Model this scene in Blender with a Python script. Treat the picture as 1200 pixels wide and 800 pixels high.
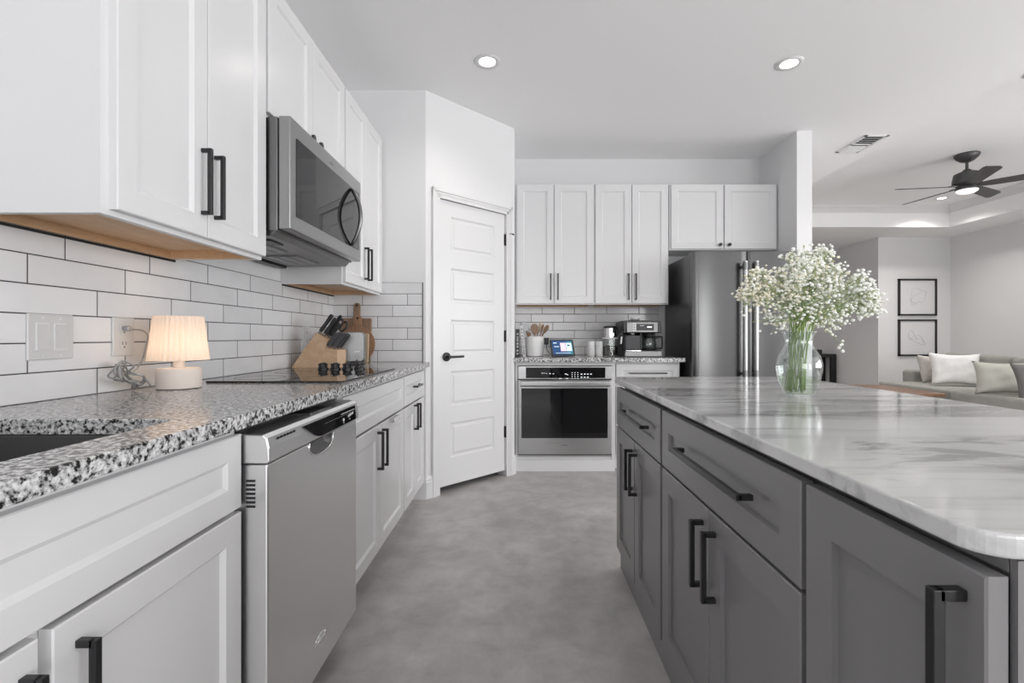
import bpy, bmesh, math, random
from mathutils import Vector, Matrix
random.seed(7)
PI = math.pi
SC = bpy.context.scene
COL = SC.collection
for o in list(bpy.data.objects):
    bpy.data.objects.remove(o)

# ------------------------------------------------------------------ camera
H = 1.085                       # camera height
FPX, CX, CY = 560.0, 609.0, 394.5
cam_d = bpy.data.cameras.new('camera')
cam_d.sensor_width = 36.0
cam_d.lens = 36.0 * FPX / 1200.0
cam_d.shift_x = (600.0 - CX) / 1200.0
cam_d.shift_y = (CY - 400.0) / 1200.0
cam_d.clip_start = 0.02
cam = bpy.data.objects.new('camera', cam_d)
cam.location = (0, 0, H)
cam.rotation_euler = (PI / 2, 0, 0)
COL.objects.link(cam)
SC.camera = cam

# ------------------------------------------------------------------ world, exposure, daylight
SC.view_settings.view_transform = 'Standard'
SC.view_settings.look = 'None'
SC.view_settings.gamma = 1.0
SC.view_settings.use_curve_mapping = False
SC.view_settings.exposure = 0.0
world = bpy.data.worlds.new('daylight')
SC.world = world
world.use_nodes = True
world.node_tree.nodes['Background'].inputs[0].default_value = (0.93, 0.96, 1.0, 1)
world.node_tree.nodes['Background'].inputs[1].default_value = 1.6
SC.cycles.use_denoising = True
SC.cycles.max_bounces = 10
SC.cycles.diffuse_bounces = 6
SC.cycles.glossy_bounces = 5
SC.cycles.transmission_bounces = 8
SC.cycles.sample_clamp_indirect = 6.0
SC.cycles.caustics_refractive = False
SC.cycles.caustics_reflective = False

def area_light(name, loc, rot, sx, sy, power, color=(1, 1, 1)):
    d = bpy.data.lights.new(name, 'AREA')
    d.shape = 'RECTANGLE'; d.size = sx; d.size_y = sy; d.energy = power; d.color = color
    o = bpy.data.objects.new(name, d)
    o.location = loc; o.rotation_euler = rot
    COL.objects.link(o)
    return o
# area lights added at unseen windows behind and beside, tilted up to brighten the ceiling
area_light('unseen_window_light', (0.55, -3.42, 1.45), (PI / 2 + 0.30, 0, 0), 2.1, 1.9, 38, (1.0, 1.0, 1.0))
area_light('unseen_window_light', (3.15, -3.42, 1.25), (PI / 2 + 0.30, 0, 0), 0.7, 2.0, 44, (1.0, 1.0, 1.0))
area_light('unseen_window_light', (7.08, 0.2, 1.5), (PI / 2 + 0.22, 0, PI / 2), 5.6, 1.7, 205, (1.0, 1.0, 1.0))  # side window light added to brighten the room
DOWNLIGHT_W = 38

# ------------------------------------------------------------------ materials
def mat(name, color=(0.8, 0.8, 0.8), rough=0.5, metal=0.0, **kw):
    m = bpy.data.materials.new(name); m.use_nodes = True
    b = m.node_tree.nodes['Principled BSDF']
    b.inputs['Base Color'].default_value = (*color, 1)
    b.inputs['Roughness'].default_value = rough
    b.inputs['Metallic'].default_value = metal
    for k, v in kw.items():
        b.inputs[k.replace('_', ' ')].default_value = v
    return m
class G:
    """small node graph helper"""
    def __init__(s, m):
        s.m = m; s.t = m.node_tree; s.b = s.t.nodes['Principled BSDF']
    def n(s, kind, **kw):
        x = s.t.nodes.new(kind)
        for k, v in kw.items():
            setattr(x, k, v)
        return x
    def l(s, a, b): s.t.links.new(a, b)
    def math(s, op, a, b=None, c=None):
        x = s.n('ShaderNodeMath', operation=op)
        for i, v in enumerate((a, b, c)):
            if v is None: continue
            if hasattr(v, 'links'): s.l(v, x.inputs[i])
            else: x.inputs[i].default_value = v
        return x.outputs[0]
    def pos(s, scale=(1, 1, 1), rot=(0, 0, 0), src='world'):
        if src == 'world':
            p = s.n('ShaderNodeNewGeometry').outputs['Position']
        else:
            p = s.n('ShaderNodeTexCoord').outputs['Object']
        mp = s.n('ShaderNodeMapping')
        mp.inputs['Scale'].default_value = scale
        mp.inputs['Rotation'].default_value = rot
        s.l(p, mp.inputs['Vector'])
        return mp.outputs[0]
    def noise(s, vec, scale, detail=4, rough=0.5, dist=0.0, out=0):
        x = s.n('ShaderNodeTexNoise')
        x.inputs['Scale'].default_value = scale; x.inputs['Detail'].default_value = detail
        x.inputs['Roughness'].default_value = rough; x.inputs['Distortion'].default_value = dist
        s.l(vec, x.inputs['Vector'])
        return x.outputs[out]
    def ramp(s, fac, stops, interp='LINEAR'):
        x = s.n('ShaderNodeValToRGB'); cr = x.color_ramp; cr.interpolation = interp
        while len(cr.elements) < len(stops): cr.elements.new(0.5)
        for e, (p, c) in zip(cr.elements, stops):
            e.position = p; e.color = (*c, 1) if len(c) == 3 else c
        s.l(fac, x.inputs[0])
        return x.outputs[0]
    def mix(s, fac, a, b, mode='MIX'):
        x = s.n('ShaderNodeMix', data_type='RGBA', blend_type=mode)
        for i, v in ((0, fac), (6, a), (7, b)):
            if hasattr(v, 'links'): s.l(v, x.inputs[i])
            elif i == 0: x.inputs[0].default_value = v
            else: x.inputs[i].default_value = (*v, 1)
        return x.outputs[2]
    def bump(s, h, strength=0.1, dist=0.01):
        x = s.n('ShaderNodeBump'); x.inputs['Strength'].default_value = strength
        x.inputs['Distance'].default_value = dist
        s.l(h, x.inputs['Height']); s.l(x.outputs[0], s.b.inputs['Normal'])
    def color(s, c): s.l(c, s.b.inputs['Base Color'])
def gray(v): return (v, v, v)

M = {}
def paint(name, col, rough, bump=0.02, scale=220):
    m = mat(name, col, rough); g = G(m)
    g.bump(g.noise(g.pos(), scale, 3), bump, 0.002)
    return m
M['cabinet_white'] = paint('cabinet_white', (0.725, 0.725, 0.732), 0.24, 0.01, 40)
M['wall'] = paint('wall_paint', (0.75, 0.75, 0.757), 0.75, 0.08)
M['ceiling'] = paint('ceiling_paint', (0.91, 0.91, 0.915), 0.9, 0.10)
M['trim'] = paint('trim_white', (0.73, 0.73, 0.735), 0.30, 0.0)
M['island_gray'] = paint('island_gray', (0.20, 0.196, 0.20), 0.30, 0.01, 60)
M['toe'] = mat('toe_dark', (0.10, 0.10, 0.10), 0.7)
M['black_metal'] = mat('black_metal', (0.05, 0.05, 0.052), 0.30, 0.75)
M['black_plastic'] = mat('black_plastic', (0.014, 0.014, 0.016), 0.35)
M['dark_gray_plastic'] = mat('dark_gray_plastic', (0.06, 0.06, 0.065), 0.45)
M['plate_white'] = mat('plate_white', (0.60, 0.60, 0.60), 0.3)
M['plastic_white'] = mat('plastic_white', (0.80, 0.80, 0.80), 0.35)
M['groove'] = mat('groove_dark', (0.02, 0.02, 0.02), 0.8)
M['black_glass'] = mat('black_glass', (0.008, 0.008, 0.009), 0.03, 0.0, IOR=1.5)
M['chrome'] = mat('chrome', (0.75, 0.75, 0.76), 0.12, 1.0)
def steel(name, v, rough, axis=2, amt=0.05):
    m = mat(name, gray(v), rough, 1.0); g = G(m)
    sc = [260, 260, 260]; sc[axis] = 2.0
    n = g.noise(g.pos(tuple(sc)), 1.0, 3)
    r = g.n('ShaderNodeMapRange'); g.l(n, r.inputs[0])
    r.inputs[3].default_value = rough - amt; r.inputs[4].default_value = rough + amt
    g.l(r.outputs[0], g.b.inputs['Roughness'])
    g.bump(n, 0.006, 0.001)
    return m
M['steel'] = steel('brushed_steel', 0.36, 0.30, 1)
M['steel_fridge'] = steel('fridge_steel', 0.12, 0.24, 0, 0.02)
M['steel_oven'] = steel('oven_steel', 0.42, 0.28, 0, 0.015)
M['steel_dark'] = steel('dark_steel', 0.22, 0.32, 1)
M['steel_dw'] = steel('dishwasher_steel', 0.82, 0.33, 1)
M['toaster'] = mat('toaster_steel', gray(0.30), 0.42, 0.85)
M['steel_sink'] = mat('sink_steel', gray(0.13), 0.5, 0.6)
M['fridge_side'] = mat('fridge_side_gray', (0.085, 0.085, 0.09), 0.28, 0.55)
def wood(name, c1, c2, scale=(1, 1, 1), rough=0.5, src='world', freq=9):
    m = mat(name, c1, rough); g = G(m)
    v = g.pos(scale, src=src)
    n = g.noise(v, freq, 5, 0.6, 0.6)
    g.color(g.ramp(n, [(0.32, c2), (0.62, c1)]))
    g.bump(n, 0.03, 0.002)
    return m
M['wood_ply'] = wood('birch_ply', (0.66, 0.45, 0.28), (0.58, 0.38, 0.22), (9, 1, 9), 0.5)
M['wood_block'] = wood('block_beech', (0.62, 0.44, 0.29), (0.52, 0.34, 0.21), (3, 9, 3), 0.45)
M['wood_walnut'] = wood('board_walnut', (0.33, 0.19, 0.11), (0.20, 0.105, 0.06), (12, 12, 1.5), 0.5)
M['wood_acacia'] = wood('board_acacia', (0.30, 0.20, 0.13), (0.20, 0.125, 0.08), (12, 12, 1.5), 0.5)
M['wood_light'] = wood('board_maple', (0.55, 0.43, 0.30), (0.46, 0.34, 0.22), (12, 12, 1.5), 0.5)
M['wood_table'] = wood('table_wood', (0.25, 0.135, 0.085), (0.18, 0.09, 0.055), (1, 9, 9), 0.35)
M['wood_spoon'] = wood('spoon_wood', (0.20, 0.115, 0.055), (0.12, 0.065, 0.03), (9, 9, 2), 0.5)

def tile_mat(name, axis, phase, z0):
    m = mat(name, (0.6, 0.6, 0.6), 0.12); g = G(m)
    sep = g.n('ShaderNodeSeparateXYZ'); g.l(g.n('ShaderNodeNewGeometry').outputs['Position'], sep.inputs[0])
    hh = sep.outputs[axis]; z = sep.outputs[2]
    rowf = g.math('DIVIDE', g.math('SUBTRACT', z, z0), 0.0757)
    row = g.math('FLOOR', rowf); fz = g.math('SUBTRACT', rowf, row)
    uf = g.math('DIVIDE', g.math('SUBTRACT', g.math('SUBTRACT', hh, phase), g.math('MULTIPLY', row, 0.1)), 0.3)
    ui = g.math('FLOOR', uf); fu = g.math('SUBTRACT', uf, ui)
    du = g.math('MULTIPLY', g.math('MINIMUM', fu, g.math('SUBTRACT', 1.0, fu)), 0.3)
    dz = g.math('MULTIPLY', g.math('MINIMUM', fz, g.math('SUBTRACT', 1.0, fz)), 0.0757)
    d = g.math('MINIMUM', du, dz)
    mr = g.n('ShaderNodeMapRange', interpolation_type='SMOOTHSTEP'); g.l(d, mr.inputs[0])
    mr.inputs[1].default_value = 0.0011; mr.inputs[2].default_value = 0.0022
    wn = g.n('ShaderNodeTexWhiteNoise', noise_dimensions='2D')
    cb = g.n('ShaderNodeCombineXYZ'); g.l(row, cb.inputs[0]); g.l(ui, cb.inputs[1]); g.l(cb.outputs[0], wn.inputs['Vector'])
    tint = g.ramp(wn.outputs[0], [(0.0, (0.68, 0.68, 0.695)), (1.0, (0.76, 0.76, 0.775))])
    cloud = g.noise(g.pos(), 9, 3)
    tint = g.mix(0.15, tint, g.ramp(cloud, [(0.35, gray(0.58)), (0.65, gray(0.82))]))
    g.color(g.mix(mr.outputs[0], (0.03, 0.03, 0.032), tint))
    rr = g.n('ShaderNodeMapRange'); g.l(mr.outputs[0], rr.inputs[0]); rr.inputs[3].default_value = 0.8; rr.inputs[4].default_value = 0.16
    g.l(rr.outputs[0], g.b.inputs['Roughness'])
    edge = g.n('ShaderNodeMapRange', interpolation_type='SMOOTHSTEP'); g.l(d, edge.inputs[0])
    edge.inputs[1].default_value = 0.0; edge.inputs[2].default_value = 0.006
    h = g.math('ADD', edge.outputs[0], g.math('MULTIPLY', g.noise(g.pos(), 14, 2), 0.9))
    g.bump(h, 0.35, 0.0025)
    return m
M['tile_left'] = tile_mat('subway_tile_side', 1, 0.2085, 0.917)
M['tile_end'] = tile_mat('subway_tile_end', 0, -0.950, 0.917)
M['tile_back'] = tile_mat('subway_tile_back', 0, 0.007, 0.917)

def granite():
    m = mat('speckled_granite', gray(0.4), 0.14, 0.0, IOR=1.32); g = G(m)
    p = g.pos()
    warp = g.noise(p, 30, 2, out=1)
    pv = g.mix(0.012, p, warp, 'ADD')
    n1 = g.noise(pv, 105, 3, 0.62)
    base = g.ramp(n1, [(0.0, gray(0.015)), (0.405, gray(0.03)), (0.435, gray(0.20)), (0.48, gray(0.36)), (0.53, gray(0.58)), (0.62, gray(0.78))])
    vor = g.n('ShaderNodeTexVoronoi'); vor.inputs['Scale'].default_value = 170; g.l(pv, vor.inputs['Vector'])
    v2 = g.ramp(vor.outputs['Color'], [(0.0, gray(0.45)), (1.0, gray(1.0))])
    c = g.mix(0.55, base, v2, 'MULTIPLY')
    g.color(c)
    return m
M['granite'] = granite()
def marble():
    m = mat('white_marble', gray(0.75), 0.10); g = G(m)
    w = g.noise(g.pos((0.9, 1.5, 1.5)), 1.5, 3, 0.55, out=1)
    v = g.mix(0.22, g.pos((0.42, 3.0, 3.0), (0, 0, 0.08)), w, 'ADD')
    a = g.noise(v, 2.6, 6, 0.55, 0.5)
    streak = g.ramp(a, [(0.0, gray(0.20)), (0.36, gray(0.27)), (0.45, gray(0.44)), (0.54, gray(0.60)), (1.0, gray(0.70))])
    c2 = g.noise(g.mix(0.5, g.pos((1.3, 3.4, 3.4), (0, 0, -0.15)), w, 'ADD'), 3.6, 8, 0.65, 0.5)
    patch = g.ramp(c2, [(0.0, gray(0.30)), (0.40, gray(0.48)), (0.475, gray(0.92)), (1, gray(1.0))])
    big = g.ramp(g.noise(g.pos((0.8, 1.8, 2)), 1.9, 2), [(0.46, gray(0)), (0.58, gray(1))])
    g.color(g.mix(big, streak, g.mix(0.85, streak, patch, 'MULTIPLY')))
    return m
M['marble'] = marble()
def concrete():
    m = mat('polished_concrete', gray(0.25), 0.32); g = G(m)
    p = g.pos()
    a = g.noise(p, 1.9, 6, 0.6, 0.4); b = g.noise(p, 7, 8, 0.65, 0.3)
    c = g.ramp(a, [(0.3, (0.35, 0.336, 0.331)), (0.5, (0.43, 0.411, 0.405)), (0.7, (0.525, 0.503, 0.496))])
    d = g.ramp(b, [(0.3, gray(0.72)), (0.7, gray(1.20))])
    c = g.mix(0.8, c, d, 'MULTIPLY')
    sp = g.ramp(g.noise(p, 60, 2), [(0.715, gray(0)), (0.74, gray(1))])
    c = g.mix(sp, c, gray(0.42))
    g.color(c)
    rr = g.n('ShaderNodeMapRange'); g.l(b, rr.inputs[0]); rr.inputs[3].default_value = 0.28; rr.inputs[4].default_value = 0.5
    g.l(rr.outputs[0], g.b.inputs['Roughness'])
    return m
M['concrete'] = concrete()
M['lamp_base'] = mat('travertine', (0.68, 0.61, 0.56), 0.7)
def shade():
    m = mat('lamp_shade_cloth', (0.86, 0.80, 0.75), 0.8)
    g = G(m)
    tr = g.n('ShaderNodeBsdfTranslucent'); tr.inputs[0].default_value = (1.0, 0.86, 0.74, 1)
    mx = g.n('ShaderNodeMixShader'); mx.inputs[0].default_value = 0.5
    g.l(g.b.outputs[0], mx.inputs[1]); g.l(tr.outputs[0], mx.inputs[2])
    g.l(mx.outputs[0], g.t.nodes['Material Output'].inputs[0])
    return m
M['shade'] = shade()
def emit(name, col, s):
    m = mat(name, (0.8, 0.8, 0.8), 0.5); b = m.node_tree.nodes['Principled BSDF']
    b.inputs['Emission Color'].default_value = (*col, 1); b.inputs['Emission Strength'].default_value = s
    return m
M['bulb'] = emit('bulb_glow', (1.0, 0.78, 0.55), 6)
M['led'] = emit('led_lens', (1.0, 0.93, 0.85), 9)
M['display_white'] = emit('display_text', (0.8, 0.85, 0.9), 0.7)
M['frosted'] = emit('frosted_glass', (1.0, 0.97, 0.92), 0.8)
def glass(name, tint=(0.97, 0.98, 0.975), ior=1.45):
    """thin-walled clear glass: fresnel mix of see-through and mirror"""
    m = mat(name, (1, 1, 1), 0.0); g = G(m)
    tr = g.n('ShaderNodeBsdfTransparent'); tr.inputs[0].default_value = (*tint, 1)
    gl = g.n('ShaderNodeBsdfGlossy'); gl.inputs[0].default_value = (1, 1, 1, 1); gl.inputs['Roughness'].default_value = 0.02
    lw = g.n('ShaderNodeLayerWeight'); lw.inputs[0].default_value = 0.5
    f0 = ((ior - 1) / (ior + 1)) ** 2
    sch = g.math('ADD', f0, g.math('MULTIPLY', 1 - f0, g.math('POWER', lw.outputs['Facing'], 5.0)))
    mx = g.n('ShaderNodeMixShader'); g.l(sch, mx.inputs[0]); g.l(tr.outputs[0], mx.inputs[1]); g.l(gl.outputs[0], mx.inputs[2])
    g.l(mx.outputs[0], g.t.nodes['Material Output'].inputs[0])
    return m
M['glass'] = glass('clear_glass', (0.93, 0.95, 0.945), 1.7)
M['water'] = glass('water', (0.90, 0.93, 0.86), 1.2)
M['stem'] = mat('stem_green', (0.27, 0.38, 0.12), 0.5)
M['twig'] = mat('twig_green', (0.36, 0.42, 0.24), 0.6)
M['blossom'] = mat('blossom_white', (0.95, 0.96, 0.91), 0.8)
M['blossom_cream'] = mat('blossom_cream', (0.92, 0.88, 0.74), 0.8)
M['bud'] = mat('bud_green', (0.50, 0.47, 0.24), 0.7)
def fabric(name, c, sc=400, b=0.15):
    m = mat(name, c, 0.9); g = G(m)
    n = g.noise(g.pos(), sc, 2); cl = g.noise(g.pos(), 12, 3)
    g.color(g.mix(0.25, c, g.ramp(cl, [(0.3, tuple(x * 0.75 for x in c)), (0.7, tuple(min(1, x * 1.2) for x in c))])))
    g.bump(n, b, 0.002)
    return m
M['sofa'] = fabric('sofa_gray', (0.36, 0.355, 0.335))
M['cushion'] = fabric('cushion_gray', (0.33, 0.33, 0.305))
M['pillow_white'] = fabric('pillow_white', (0.85, 0.84, 0.83))
M['pillow_beige'] = fabric('pillow_beige', (0.58, 0.55, 0.52))
M['pillow_sage'] = fabric('pillow_sage', (0.52, 0.51, 0.46))
M['pillow_slate'] = fabric('pillow_slate', (0.20, 0.195, 0.19))
M['fan'] = mat('fan_gunmetal', (0.085, 0.083, 0.085), 0.4, 0.5)
M['fan_blade'] = wood('fan_blade', (0.075, 0.073, 0.073), (0.045, 0.044, 0.044), (6, 6, 6), 0.5)
M['coffee'] = mat('coffee_beans', (0.03, 0.022, 0.018), 0.6)
M['paper'] = mat('paper', (0.72, 0.72, 0.73), 0.8)
M['paper_line'] = mat('pencil_line', (0.60, 0.60, 0.61), 0.9)
M['ceramic'] = mat('ceramic_white', (0.72, 0.72, 0.72), 0.35)
M['cord'] = mat('cord_silver', (0.33, 0.33, 0.33), 0.3, 0.3)
M['book_dark'] = mat('book_dark', (0.05, 0.05, 0.052), 0.6)
M['book_white'] = mat('book_white', (0.62, 0.62, 0.62), 0.6)
def screen():
    m = mat('tablet_screen', (0.01, 0.01, 0.02), 0.1); g = G(m)
    tc = g.n('ShaderNodeTexCoord').outputs['Object']
    sep = g.n('ShaderNodeSeparateXYZ'); g.l(tc, sep.inputs[0])
    r = g.n('ShaderNodeMapRange'); g.l(sep.outputs[0], r.inputs[0]); r.inputs[1].default_value = -0.1; r.inputs[2].default_value = 0.1
    c = g.ramp(r.outputs[0], [(0.0, (0.02, 0.09, 0.27)), (0.55, (0.03, 0.12, 0.30)), (1.0, (0.07, 0.33, 0.42))])
    g.l(c, g.b.inputs['Emission Color']); g.b.inputs['Emission Strength'].default_value = 0.8
    return m
M['screen'] = screen()
M['screen_pink'] = emit('screen_pink', (0.85, 0.22, 0.45), 0.7)
M['screen_cyan'] = emit('screen_cyan', (0.25, 0.65, 0.85), 0.7)
M['screen_text'] = emit('screen_text', (0.5, 0.7, 0.9), 0.8)
def mesh_filter():
    m = mat('vent_filter', (0.35, 0.35, 0.36), 0.4, 0.8)
    return m
M['filter'] = mesh_filter()

# ------------------------------------------------------------------ geometry helpers
class Frame:
    """vertical face: u runs along the face, z up, n out of it"""
    def __init__(s, O, U, N):
        s.O = Vector(O); s.U = Vector(U); s.N = Vector(N)
    def P(s, u, z, n): return s.O + s.U * u + s.N * n + Vector((0, 0, z))
class MB:
    def __init__(s): s.bm = bmesh.new()
    def hexa(s, p):
        v = [s.bm.verts.new(q) for q in p]
        fs = [s.bm.faces.new([v[i] for i in f]) for f in ((0, 3, 2, 1), (4, 5, 6, 7), (0, 1, 5, 4), (1, 2, 6, 5), (2, 3, 7, 6), (3, 0, 4, 7))]
        bmesh.ops.recalc_face_normals(s.bm, faces=fs)
        return s
    def box(s, x0, x1, y0, y1, z0, z1):
        return s.hexa([(x0, y0, z0), (x1, y0, z0), (x1, y1, z0), (x0, y1, z0), (x0, y0, z1), (x1, y0, z1), (x1, y1, z1), (x0, y1, z1)])
    def fbox(s, F, u0, u1, z0, z1, n0, n1):
        return s.hexa([F.P(u0, z0, n0), F.P(u1, z0, n0), F.P(u1, z0, n1), F.P(u0, z0, n1), F.P(u0, z1, n0), F.P(u1, z1, n0), F.P(u1, z1, n1), F.P(u0, z1, n1)])
    def faces(s, verts, faces):
        v = [s.bm.verts.new(q) for q in verts]
        fs = []
        for f in faces:
            try: fs.append(s.bm.faces.new([v[i] for i in f]))
            except ValueError: pass
        return v, fs
    def prism(s, pts, fn, a, b):
        """pts: 2-D outline; fn(p, q, t) -> 3-D; extruded from t=a to t=b"""
        n = len(pts)
        v, fs = s.faces([fn(p[0], p[1], a) for p in pts] + [fn(p[0], p[1], b) for p in pts],
                        [tuple(range(n)), tuple(range(2 * n - 1, n - 1, -1))] + [(i, (i + 1) % n, (i + 1) % n + n, i + n) for i in range(n)])
        bmesh.ops.recalc_face_normals(s.bm, faces=fs)
        return s
    def tube(s, pts, r, seg=8, closed=False, cap=True):
        pts = [Vector(p) for p in pts]; rs = r if isinstance(r, (list, tuple)) else [r] * len(pts)
        n = len(pts); rings = []
        up = None
        for i, p in enumerate(pts):
            if closed: t = pts[(i + 1) % n] - pts[i - 1]
            else: t = pts[min(i + 1, n - 1)] - pts[max(i - 1, 0)]
            t.normalize()
            if up is None:
                a = Vector((0, 0, 1)) if abs(t.z) < 0.9 else Vector((1, 0, 0))
                up = (a - t * a.dot(t)).normalized()
            else:
                up = up - t * up.dot(t)
                up = up.normalized() if up.length > 1e-6 else t.orthogonal().normalized()
            w = t.cross(up)
            rings.append([s.bm.verts.new(p + (up * math.cos(2 * PI * k / seg) + w * math.sin(2 * PI * k / seg)) * rs[i]) for k in range(seg)])
        fs = []
        for i in range(n if closed else n - 1):
            a, b = rings[i], rings[(i + 1) % n]
            for k in range(seg):
                fs.append(s.bm.faces.new((a[k], a[(k + 1) % seg], b[(k + 1) % seg], b[k])))
        if cap and not closed:
            fs.append(s.bm.faces.new(rings[0][::-1])); fs.append(s.bm.faces.new(rings[-1]))
        bmesh.ops.recalc_face_normals(s.bm, faces=fs)
        return s
    def lathe(s, prof, c, seg=32, M4=None, close_ends=True, rfn=None):
        """prof: list of (r, z) from centre c; optional matrix"""
        rings = []
        for r, z in prof:
            ring = []
            for k in range(seg):
                a = 2 * PI * k / seg
                rr = r if rfn is None else rfn(r, z, k)
                p = Vector((rr * math.cos(a), rr * math.sin(a), z))
                if M4 is not None: p = M4 @ p
                ring.append(s.bm.verts.new(p + Vector(c)))
            rings.append(ring)
        fs = []
        for a, b in zip(rings, rings[1:]):
            for k in range(seg):
                fs.append(s.bm.faces.new((a[k], a[(k + 1) % seg], b[(k + 1) % seg], b[k])))
        if close_ends:
            fs.append(s.bm.faces.new(rings[0][::-1])); fs.append(s.bm.faces.new(rings[-1]))
        bmesh.ops.recalc_face_normals(s.bm, faces=fs)
        return s
    def cyl(s, p0, p1, r, seg=20): return s.tube([p0, p1], r, seg)
    def build(s, name, m, parent=None, smooth=False, bevel=0.0, seg=2, sub=0, solid=0.0, auto=None):
        me = bpy.data.meshes.new(name)
        s.bm.normal_update()
        s.bm.to_mesh(me); s.bm.free()
        o = bpy.data.objects.new(name, me)
        if parent is None:
            xs = [v.co for v in me.vertices]
            lo = Vector([min(c[i] for c in xs) for i in range(3)]); hi = Vector([max(c[i] for c in xs) for i in range(3)])
            base = Vector(((lo.x + hi.x) / 2, (lo.y + hi.y) / 2, lo.z))
            me.transform(Matrix.Translation(-base)); o.location = base
        COL.objects.link(o)
        if parent is not None: attach(o, parent)
        me.materials.append(m)
        if smooth:
            me.polygons.foreach_set('use_smooth', [True] * len(me.polygons))
        if auto is not None:
            me.polygons.foreach_set('use_smooth', [True] * len(me.polygons))
            me.set_sharp_from_angle(angle=math.radians(auto))
        if solid:
            md = o.modifiers.new('solid', 'SOLIDIFY'); md.thickness = solid; md.offset = 0
        if bevel:
            md = o.modifiers.new('bevel', 'BEVEL'); md.width = bevel; md.segments = seg; md.limit_method = 'ANGLE'; md.angle_limit = math.radians(40)
        if sub:
            md = o.modifiers.new('sub', 'SUBSURF'); md.levels = sub; md.render_levels = sub
        return o
WORLD = {}
def attach(o, parent):
    o.parent = parent
    o.matrix_parent_inverse = WORLD.get(parent.name, Matrix.Identity(4)).inverted()
def thing(name, label, cat, loc, group=None):
    o = bpy.data.objects.new(name, None)
    o.empty_display_size = 0.1
    o.location = loc
    COL.objects.link(o)
    WORLD[o.name] = Matrix.Translation(loc)
    o['label'] = label; o['category'] = cat
    if group: o['group'] = group
    return o
def tag(o, label, cat, group=None):
    o['label'] = label; o['category'] = cat
    if group: o['group'] = group
    return o
def struct(o, label=None):
    o['kind'] = 'structure'
    if label: o['label'] = label
    return o
def B(*a): return MB().box(*a)
def FB(F, *a): return MB().fbox(F, *a)

def rounded(w, h, r, n=5, cx=0, cy=0):
    pts = []
    for (sx, sy, a0) in ((1, 1, 0), (-1, 1, 90), (-1, -1, 180), (1, -1, 270)):
        for i in range(n + 1):
            a = math.radians(a0 + 90 * i / n)
            pts.append((cx + sx * (w / 2 - r) + r * math.cos(a), cy + sy * (h / 2 - r) + r * math.sin(a)))
    return pts

# cabinet pieces --------------------------------------------------
def panel_door(F, u0, u1, z0, z1, n0, t, stile, rec, slope, name, m, parent, railz=None):
    """framed door: slab with a sunk panel and a sloped inner edge"""
    rz = railz if railz is not None else stile
    mb = MB()
    def ring(du, dz, n): return [F.P(u0 + du, z0 + dz, n), F.P(u1 - du, z0 + dz, n), F.P(u1 - du, z1 - dz, n), F.P(u0 + du, z1 - dz, n)]
    e = 0.0022
    V = ring(0, 0, n0) + ring(0, 0, n0 + t - e) + ring(e, e, n0 + t) + ring(stile, rz, n0 + t) + ring(stile + slope, rz + slope, n0 + t - rec)
    fs = [(0, 1, 2, 3), (16, 17, 18, 19)]
    for k in range(4):
        a, b = 4 * k, 4 * k + 4
        for i in range(4):
            j = (i + 1) % 4
            fs.append((a + i, a + j, b + j, b + i))
    v, ff = mb.faces(V, fs)
    bmesh.ops.recalc_face_normals(mb.bm, faces=ff)
    return mb.build(name, m, parent)
def bar_handle(F, u, z, L, vert, n0, parent, m=None, s=0.011, out=0.030, name='handle'):
    """U-shaped square bar pull centred on (u, z)"""
    mb = MB(); h = s / 2
    if vert:
        mb.fbox(F, u - h, u + h, z - L / 2, z + L / 2, n0 + out - s, n0 + out)
        for q in (z - L / 2, z + L / 2 - s): mb.fbox(F, u - h, u + h, q, q + s, n0, n0 + out - s / 2)
    else:
        mb.fbox(F, u - L / 2, u + L / 2, z - h, z + h, n0 + out - s, n0 + out)
        for q in (u - L / 2, u + L / 2 - s): mb.fbox(F, q, q + s, z - h, z + h, n0, n0 + out - s / 2)
    return mb.build(name, m or M['black_metal'], parent, bevel=0.0012)
def carcass(F, u0, u1, z0, z1, depth, m, parent, name='body', under=False, toe=0.0, toe_in=0.07):
    """white box of boards with a face frame; under=True shows a bare wooden underside sunk behind the frame"""
    t = 0.016; mb = MB()
    zb = z0 + toe
    mb.fbox(F, u0, u0 + t, z0 if not toe else zb, z1, -depth, -0.019)
    mb.fbox(F, u1 - t, u1, z0 if not toe else zb, z1, -depth, -0.019)
    if not toe: mb.fbox(F, u0 + t, u1 - t, z1 - t, z1, -depth, -0.019)
    mb.fbox(F, u0 + t, u1 - t, zb + 0.03, z1 - t, -depth, -depth + 0.006)
    if not under: mb.fbox(F, u0 + t, u1 - t, zb, zb + t, -depth, -0.019)
    # face frame
    w = 0.038
    mb.fbox(F, u0, u0 + w, zb, z1, -0.019, 0); mb.fbox(F, u1 - w, u1, zb, z1, -0.019, 0)
    mb.fbox(F, u0 + w, u1 - w, z1 - w, z1, -0.019, 0); mb.fbox(F, u0 + w, u1 - w, zb, zb + w, -0.019, 0)
    mid = (u0 + u1) / 2
    mb.fbox(F, mid - 0.02, mid + 0.02, zb + w, z1 - w, -0.019, -0.001)
    if toe: mb.fbox(F, u0, u1, z0, zb, -toe_in - 0.015, -toe_in)
    o = mb.build(name, m, parent)
    if under:
        ub = MB()
        ub.fbox(F, u0 + t, u1 - t, z0 + 0.026, z0 + 0.032, -depth, -0.019)
        ub.fbox(F, u0 + t, u1 - t, z0 + 0.001, z0 + 0.026, -depth, -depth + 0.018)
        ub.fbox(F, u1 - t - 0.02, u1 - t, z0 + 0.001, z0 + 0.026, -depth + 0.018, -0.019)
        ub.build('underside', M['wood_ply'], parent)
    return o

WC = M['cabinet_white']; IG = M['island_gray']

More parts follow.
